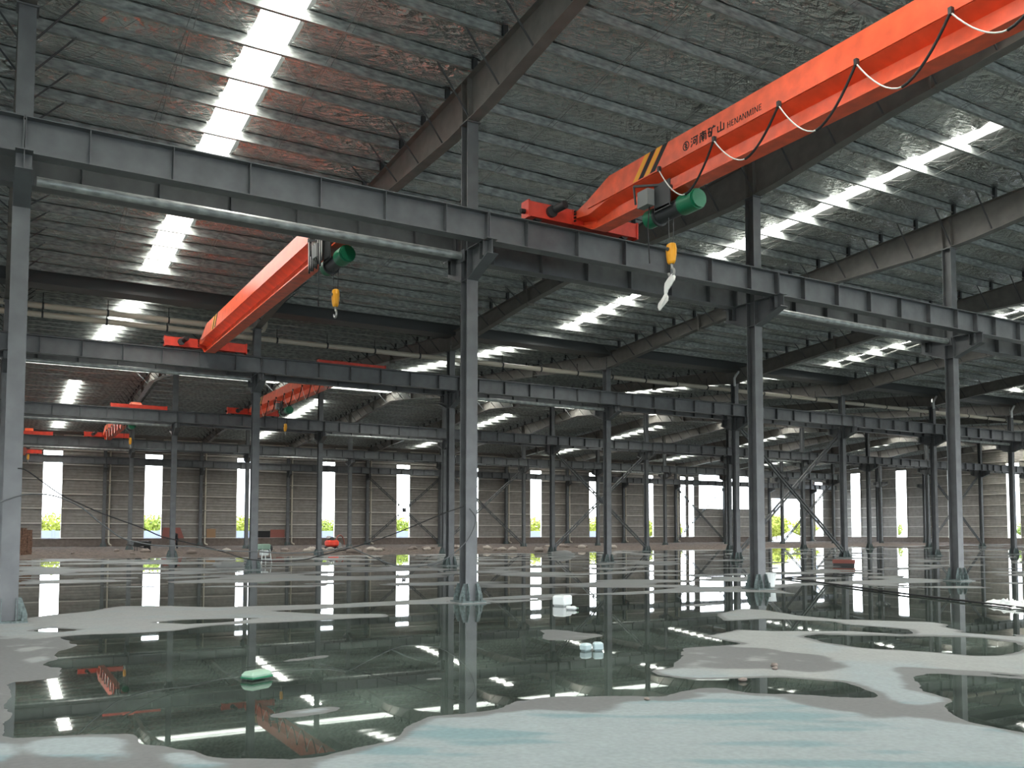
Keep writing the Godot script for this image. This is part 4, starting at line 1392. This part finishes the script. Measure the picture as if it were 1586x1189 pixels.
	for z in [-0.3, 0.3]:
		part(ct, "handle", Shape.new().tube([Vector3(0.5, 0.28, z * 0.3), Vector3(-0.5, 0.45, z), Vector3(-1.1, 0.6, z)], 0.025, 8).done(M.dark_steel))
		part(ct, "leg", Shape.new().bar(Vector3(-0.4, 0.45, z), Vector3(-0.4, 0.0, z), 0.04, 0.04).done(M.dark_steel))
	tag(ct, "dark steel wheelbarrow parked beside a column near the back wall", "wheelbarrow")
	# brick stack
	var rng := RandomNumberGenerator.new()
	rng.seed = 5
	var st := base("brick_stack", Vector3(1.0, 0.03, -39.5), 0.1)
	var bm := Shape.new().at(Vector3.ZERO, Vector3(0.24, 0.1, 0.115)).done(M.brick)
	for y in 15:
		for k in 5:
			for d in 2:
				if y == 14 and rng.randf() < 0.5:
					continue
				part(st, "brick", bm, Transform3D(Basis(Vector3.UP, rng.randf_range(-0.15, 0.15)), Vector3(-0.5 + k * 0.25 + rng.randf_range(-0.02, 0.02), 0.05 + y * 0.102, d * 0.13 + rng.randf_range(-0.02, 0.02))))
	tag(st, "loose stack of brown bricks on the bare earth", "bricks")
	# boards leaning on the plinth
	simple("board", Vector3(21.75, 1.1, BACK + 0.212), Shape.new().at(Vector3.ZERO, Vector3(1.3, 0.62, 0.03)).done(M.black), "black board leaning on the back wall next to a red board", "board")
	simple("board", Vector3(23.1, 1.17, BACK + 0.212), Shape.new().at(Vector3.ZERO, Vector3(1.35, 0.75, 0.03)).done(M.board_red), "faded red board leaning on the back wall next to a black board", "board")
	simple("board", Vector3(13.7, 1.2, BACK + 0.2), Shape.new().prism(PackedVector2Array([Vector2(-0.95, -0.45), Vector2(0.95, -0.45), Vector2(0.6, 0.5), Vector2(-0.8, 0.5)]), Transform3D(), 0.05).done(M.board_red), "faded red panel standing against the back wall behind a worker", "board")
	simple("board", Vector3(17.0, 1.2, BACK + 0.21), Shape.new().at(Vector3.ZERO, Vector3(0.8, 0.8, 0.04)).done(M.ply), "small square plywood board against the back wall", "board")
	# rubble on the earth
	for k in 46:
		var x := rng.randf_range(2.0, 46.0)
		var z: float = lerpf(shore(x) - 0.8, shore(x) - 12.0, rng.randf())
		var r := rng.randf_range(0.1, 0.34)
		var pale := rng.randf() < 0.4
		simple("rubble_lump", Vector3(x, 0.1 + r * 0.25, z), rough_lump(Vector3(r * rng.randf_range(0.9, 1.8), r * 0.6, r), k, M.rubble if pale else M.dado), "pale lump of rubble on the bare earth" if pale else "brown lump of rubble on the bare earth", "rubble", rng.randf() * TAU, "pale rubble lumps" if pale else "brown rubble lumps")
	for q in [[8.0, -20.6, 0.3], [16.2, -17.9, 0.35], [28.5, -27.5, 0.4]]:
		simple("sand_heap", Vector3(q[0], 0.02, q[1]), rough_lump(Vector3(q[2] * 2.2, q[2] * 0.7, q[2] * 1.3), int(q[0]), M.grey), "low grey heap of wet grout beside a steel column", "heap", 0.3, "low grey heaps")
	for q in [[6.9, 9.1, 0.035], [6.75, 9.25, 0.03], [5.95, 9.6, 0.03], [4.55, 9.9, 0.02]]:
		simple("mortar_crumb", Vector3(q[0], 0.01 + q[2] * 0.3, q[1]), rough_lump(Vector3(q[2] * 1.6, q[2] * 0.6, q[2]), int(q[0] * 10), M.dado), "small crumb of mortar on the dry concrete between pools", "crumb", q[0], "mortar crumbs")
	worker()

func smooth(pts: Array) -> Array:
	var out := []
	for k in pts.size() - 1:
		var p0: Vector3 = pts[maxi(k - 1, 0)]
		var p1: Vector3 = pts[k]
		var p2: Vector3 = pts[k + 1]
		var p3: Vector3 = pts[mini(k + 2, pts.size() - 1)]
		for q in 4:
			out.append(p1.cubic_interpolate(p2, p0, p3, q / 4.0))
	out.append(pts[-1])
	return out

func arc(r: float, y: float, rise: float) -> Array:
	var out := []
	for q in 13:
		var a := PI * q / 12.0
		out.append(Vector3(cos(a) * r, y + sin(a) * rise, 0))
	return out

func lathe(prof: Array, m: Material, seg := 18) -> ArrayMesh:
	var sh := Shape.new()
	for k in prof.size() - 1:
		for q in seg:
			var a := TAU * q / seg
			var b := TAU * (q + 1) / seg
			var p0: Array = prof[k]
			var p1: Array = prof[k + 1]
			sh.quad(Vector3(cos(b) * p0[0], p0[1], sin(b) * p0[0]), Vector3(cos(a) * p0[0], p0[1], sin(a) * p0[0]), Vector3(cos(a) * p1[0], p1[1], sin(a) * p1[0]), Vector3(cos(b) * p1[0], p1[1], sin(b) * p1[0]))
	return sh.done(m)

func rounded_box(s: Vector3, r: float, m: Material) -> ArrayMesh:
	var sh := Shape.new()
	var rs := []
	for k in [[-1.0, 0.0], [-1.0, 1.0], [1.0, 1.0], [1.0, 0.0]]:
		var inset: float = r * (1.0 - k[1])
		var y: float = s.y / 2 * k[0] - (r * k[1] * k[0])
		var p := PackedVector3Array()
		for c in [[1, 1], [-1, 1], [-1, -1], [1, -1]]:
			for q in 4:
				var a := PI / 2 * q / 3.0
				var d := Vector2(cos(a), sin(a))
				if c[0] * c[1] < 0:
					d = Vector2(sin(a), cos(a))
				p.append(Vector3(c[0] * (s.x / 2 - r + (r - inset) * d.x), y, c[1] * (s.z / 2 - r + (r - inset) * d.y)))
		var rev := PackedVector3Array()
		for q in p.size():
			rev.append(p[p.size() - 1 - q])
		rs.append(rev)
	sh.rings(rs)
	return sh.done(m)

func smooth_normals(sh: Shape) -> void:
	sh.n.resize(sh.v.size())
	for k in range(0, sh.i.size(), 3):
		var nn := (sh.v[sh.i[k + 2]] - sh.v[sh.i[k]]).cross(sh.v[sh.i[k + 1]] - sh.v[sh.i[k]])
		for j in 3:
			sh.n[sh.i[k + j]] += nn
	for k in sh.n.size():
		sh.n[k] = sh.n[k].normalized()

# ------------------------------------------------------------ a worker, stooping

func field(p: Vector3, bones: Array) -> float:
	var d := 1e9
	for b in bones:
		var a: Vector3 = b[0]
		var e: Vector3 = b[1]
		var t := clampf((p - a).dot(e - a) / maxf(1e-6, (e - a).length_squared()), 0, 1)
		var q: float = (p - a.lerp(e, t)).length() - lerpf(b[2], b[3], t)
		var k := 0.04
		var h := clampf(0.5 + 0.5 * (d - q) / k, 0, 1)
		d = lerpf(d, q, h) - k * h * (1.0 - h)
	return d

func net(bones: Array, cell: float, m: Material) -> ArrayMesh:
	var lo := Vector3.ONE * 1e9
	var hi := -lo
	for b in bones:
		var r := Vector3.ONE * (maxf(b[2], b[3]) + 2 * cell)
		lo = lo.min(b[0] - r).min(b[1] - r)
		hi = hi.max(b[0] + r).max(b[1] + r)
	var n := Vector3i(((hi - lo) / cell).ceil()) + Vector3i.ONE
	var val := PackedFloat32Array()
	val.resize(n.x * n.y * n.z)
	for z in n.z:
		for y in n.y:
			for x in n.x:
				val[(z * n.y + y) * n.x + x] = field(lo + Vector3(x, y, z) * cell, bones)
	var ids := {}
	var sh := Shape.new()
	for z in n.z - 1:
		for y in n.y - 1:
			for x in n.x - 1:
				var sum := Vector3.ZERO
				var cnt := 0
				for e in [[0, 1], [2, 3], [4, 5], [6, 7], [0, 2], [1, 3], [4, 6], [5, 7], [0, 4], [1, 5], [2, 6], [3, 7]]:
					var pa := Vector3i(x + (e[0] & 1), y + ((e[0] >> 1) & 1), z + (e[0] >> 2))
					var pb := Vector3i(x + (e[1] & 1), y + ((e[1] >> 1) & 1), z + (e[1] >> 2))
					var va := val[(pa.z * n.y + pa.y) * n.x + pa.x]
					var vb := val[(pb.z * n.y + pb.y) * n.x + pb.x]
					if (va < 0) != (vb < 0):
						sum += Vector3(pa).lerp(Vector3(pb), va / (va - vb))
						cnt += 1
				if cnt:
					ids[Vector3i(x, y, z)] = sh.v.size()
					sh.v.append(lo + sum / cnt * cell)
	for c in ids:
		for ax in 3:
			var step := Vector3i(1 if ax == 0 else 0, 1 if ax == 1 else 0, 1 if ax == 2 else 0)
			var u := Vector3i(step.z, step.x, step.y)
			var w := Vector3i(step.y, step.z, step.x)
			var va := val[(c.z * n.y + c.y) * n.x + c.x]
			var cb: Vector3i = c + step
			var vb := val[(cb.z * n.y + cb.y) * n.x + cb.x]
			if (va < 0) == (vb < 0) or not (ids.has(c - u) and ids.has(c - w) and ids.has(c - u - w)):
				continue
			var q := [ids[c], ids[c - u], ids[c - u - w], ids[c - w]]
			if va >= 0:
				q.reverse()
			for o in [0, 2, 1, 0, 3, 2]:
				sh.i.append(q[o])
	smooth_normals(sh)
	return sh.done(m)

func worker() -> void:
	var o := base("person", Vector3(11.25, 0.06, -52.4), -0.5)
	# standing with knees bent, back stooped forward, hands low in front; +z is the way he faces
	var hip := Vector3(0, 0.72, -0.12)
	var chest := Vector3(0, 1.05, 0.16)
	var neck := Vector3(0, 1.2, 0.32)
	var b := [[hip, chest, 0.15, 0.17], [chest, neck, 0.16, 0.07]]
	var arms := []
	var skin := []
	for sd in [-1, 1]:
		b.append([hip + Vector3(sd * 0.09, 0, 0), Vector3(sd * 0.13, 0.44, 0.12), 0.105, 0.075])
		b.append([Vector3(sd * 0.13, 0.44, 0.12), Vector3(sd * 0.13, 0.09, -0.06), 0.075, 0.05])
		b.append([Vector3(sd * 0.13, 0.05, -0.08), Vector3(sd * 0.14, 0.035, 0.13), 0.05, 0.04])
		b.append([chest + Vector3(sd * 0.18, 0.06, 0.03), Vector3(sd * 0.24, 0.83, 0.3), 0.065, 0.05])
		b.append([Vector3(sd * 0.24, 0.83, 0.3), Vector3(sd * 0.15, 0.66, 0.48), 0.05, 0.036])
		var palm := Vector3(sd * 0.14, 0.6, 0.53)
		skin.append([Vector3(sd * 0.15, 0.655, 0.485), palm, 0.03, 0.036])
		for k in 4:
			var f0 := palm + Vector3((k - 1.5) * 0.02, -0.02, 0.01)
			skin.append([f0, f0 + Vector3(0, -0.045, 0.025), 0.011, 0.01])
			skin.append([f0 + Vector3(0, -0.045, 0.025), f0 + Vector3(0, -0.075 + 0.008 * absf(k - 1.5), 0.005), 0.01, 0.008])
		skin.append([palm + Vector3(-sd * 0.03, 0.0, 0.0), palm + Vector3(-sd * 0.06, -0.03, 0.03), 0.012, 0.01])
	part(o, "body", net(b, 0.035, M.dark_cloth))
	var hands := part(o, "hands", net(skin, 0.012, M.skin))
	var head := [[Vector3(0, 1.26, 0.38), Vector3(0, 1.34, 0.41), 0.085, 0.095], [Vector3(0, 1.2, 0.32), Vector3(0, 1.26, 0.38), 0.055, 0.06], [Vector3(0, 1.29, 0.48), Vector3(0, 1.27, 0.5), 0.018, 0.02]]
	for sd in [-1, 1]:
		head.append([Vector3(sd * 0.09, 1.3, 0.39), Vector3(sd * 0.095, 1.33, 0.39), 0.014, 0.018])
	part(o, "head", net(head, 0.015, M.skin))
	part(o, "hair", net([[Vector3(0, 1.36, 0.38), Vector3(0, 1.39, 0.4), 0.1, 0.085], [Vector3(0, 1.3, 0.33), Vector3(0, 1.36, 0.36), 0.07, 0.09]], 0.015, M.black))
	tag(o, "person in dark clothes stooping over the bare earth beside a steel column", "person")

# ------------------------------------------------------------ outside

func build_outside() -> void:
	var gr := base("ground")
	kind(gr, "structure", "pale bare yard outside the hall")
	part(gr, "yard", Shape.new().span(Vector3(-220, -0.5, -420), Vector3(420, -0.03, BACK - 0.2)).span(Vector3(X1 + 0.3, -0.5, BACK - 0.2), Vector3(420, -0.03, 120)).span(Vector3(-220, -0.5, FRONT + 0.2), Vector3(X1 + 0.3, -0.03, 120)).span(Vector3(-220, -0.5, BACK - 0.2), Vector3(X0 - 0.3, -0.03, FRONT + 0.2)).done(M.yard))
	var fe := base("boundary_wall", Vector3(0, 0, -84))
	for k in range(-3, 16):
		part(fe, "panel", Shape.new().span(Vector3(k * 5.0 + 0.1, -0.05, -0.06), Vector3(k * 5.0 + 4.9, 1.42, 0.06)).done(M.fence))
		part(fe, "post", Shape.new().span(Vector3(k * 5.0 - 0.1, -0.05, -0.1), Vector3(k * 5.0 + 0.1, 1.5, 0.1)).done(M.fence))
	tag(fe, "low pale blue boundary wall beyond the back wall openings", "wall")
	var rng := RandomNumberGenerator.new()
	rng.seed = 77
	var crowns := []
	for v in 3:
		var sh := Shape.new()
		for k in 1500:
			var d := Vector3(rng.randfn(), rng.randfn(), rng.randfn()).normalized()
			var p := Vector3(d.x * 2.05, 2.1 + d.y * 1.35, d.z * 1.9) * rng.randf_range(0.7, 1.06)
			p += Vector3(sin(p.y * 5.0 + v), 0, cos(p.x * 4.0)) * 0.18
			var u := Vector3(rng.randfn(), rng.randfn(), rng.randfn()).normalized() * 0.2
			var w := u.cross(d).normalized() * 0.13
			sh.quad(p - u, p - w, p + u, p + w)
		crowns.append(sh.done(M["leaf%d" % v]))
	var trunk := Shape.new().tube([Vector3(0, -0.1, 0), Vector3(0.03, 0.7, 0), Vector3(0, 1.9, 0.05)], 0.09, 8).done(M.bark)
	var spots := []
	for k in 19:
		spots.append([5.1 + (k - 1) * 5.025 + rng.randf_range(-0.2, 0.2), -90.0 - rng.randf_range(0, 1.5), rng.randf_range(0.82, 1.0)])
	for q in [[103.5, -86.0, 1.1], [109.5, -88.0, 1.2], [115.0, -86.0, 1.0], [118.0, -95.0, 1.2], [126.0, -78.0, 0.9], [130.0, -84.0, 1.0], [128.0, -70.0, 0.9], [122.0, -62.0, 0.8], [120.0, -52.0, 0.9], [119.0, -47.0, 1.0], [124.0, -42.0, 1.1]]:
		spots.append(q)
	for q in spots:
		var o := base("tree", Vector3(q[0], -0.03, q[1]), rng.randf() * TAU)
		o.scale = Vector3.ONE * q[2]
		var v := rng.randi() % 3
		part(o, "crown", crowns[v])
		part(o, "trunk", trunk)
		var by: String = "small leafy tree behind the pale boundary wall" if q[0] < 90 else "small leafy tree in the yard beyond the doorway and gable"
		tag(o, by, "tree", "trees behind the boundary wall" if q[0] < 90 else "trees in the yard")
	# far blocks of flats
	for q in [[190.0, -150.0, 26.0, 15.0, "pale block of flats seen through the gable openings"], [215.0, -118.0, 30.0, 17.0, "taller pale block of flats beyond the gable"], [70.0, -230.0, 22.0, 20.0, "pale distant block of flats beyond the boundary trees"], [20.0, -190.0, 12.0, 24.0, "slim distant tower beyond the boundary trees"]]:
		var o := base("apartment_block", Vector3(q[0], -0.05, q[1]), -0.5)
		var wd: float = q[2]
		var ht: float = q[3]
		part(o, "walls", Shape.new().at(Vector3(0, ht / 2, 0), Vector3(wd, ht, 12)).done(M.plaster))
		part(o, "roof", Shape.new().at(Vector3(0, ht + 0.25, 0), Vector3(wd + 0.8, 0.5, 12.8)).done(M.grey))
		if not M.has("flat_window"):
			M.flat_window = Shape.new().at(Vector3.ZERO, Vector3(1.6, 1.5, 0.1)).done(M.far_window)
		for f in int(ht / 3.0):
			for k in int(wd / 3.2):
				for sd in [1]:
					part(o, "window", M.flat_window, Transform3D(Basis(), Vector3(-wd / 2 + 1.8 + k * 3.2, 1.6 + f * 3.0, 6.0)))
		tag(o, q[4], "building")

func _ready() -> void:
	camera_and_sky()
	materials()
	build_ceiling()
	build_walls()
	build_floor()
	build_frame()
	build_cranes()
	build_loose()
	build_outside()
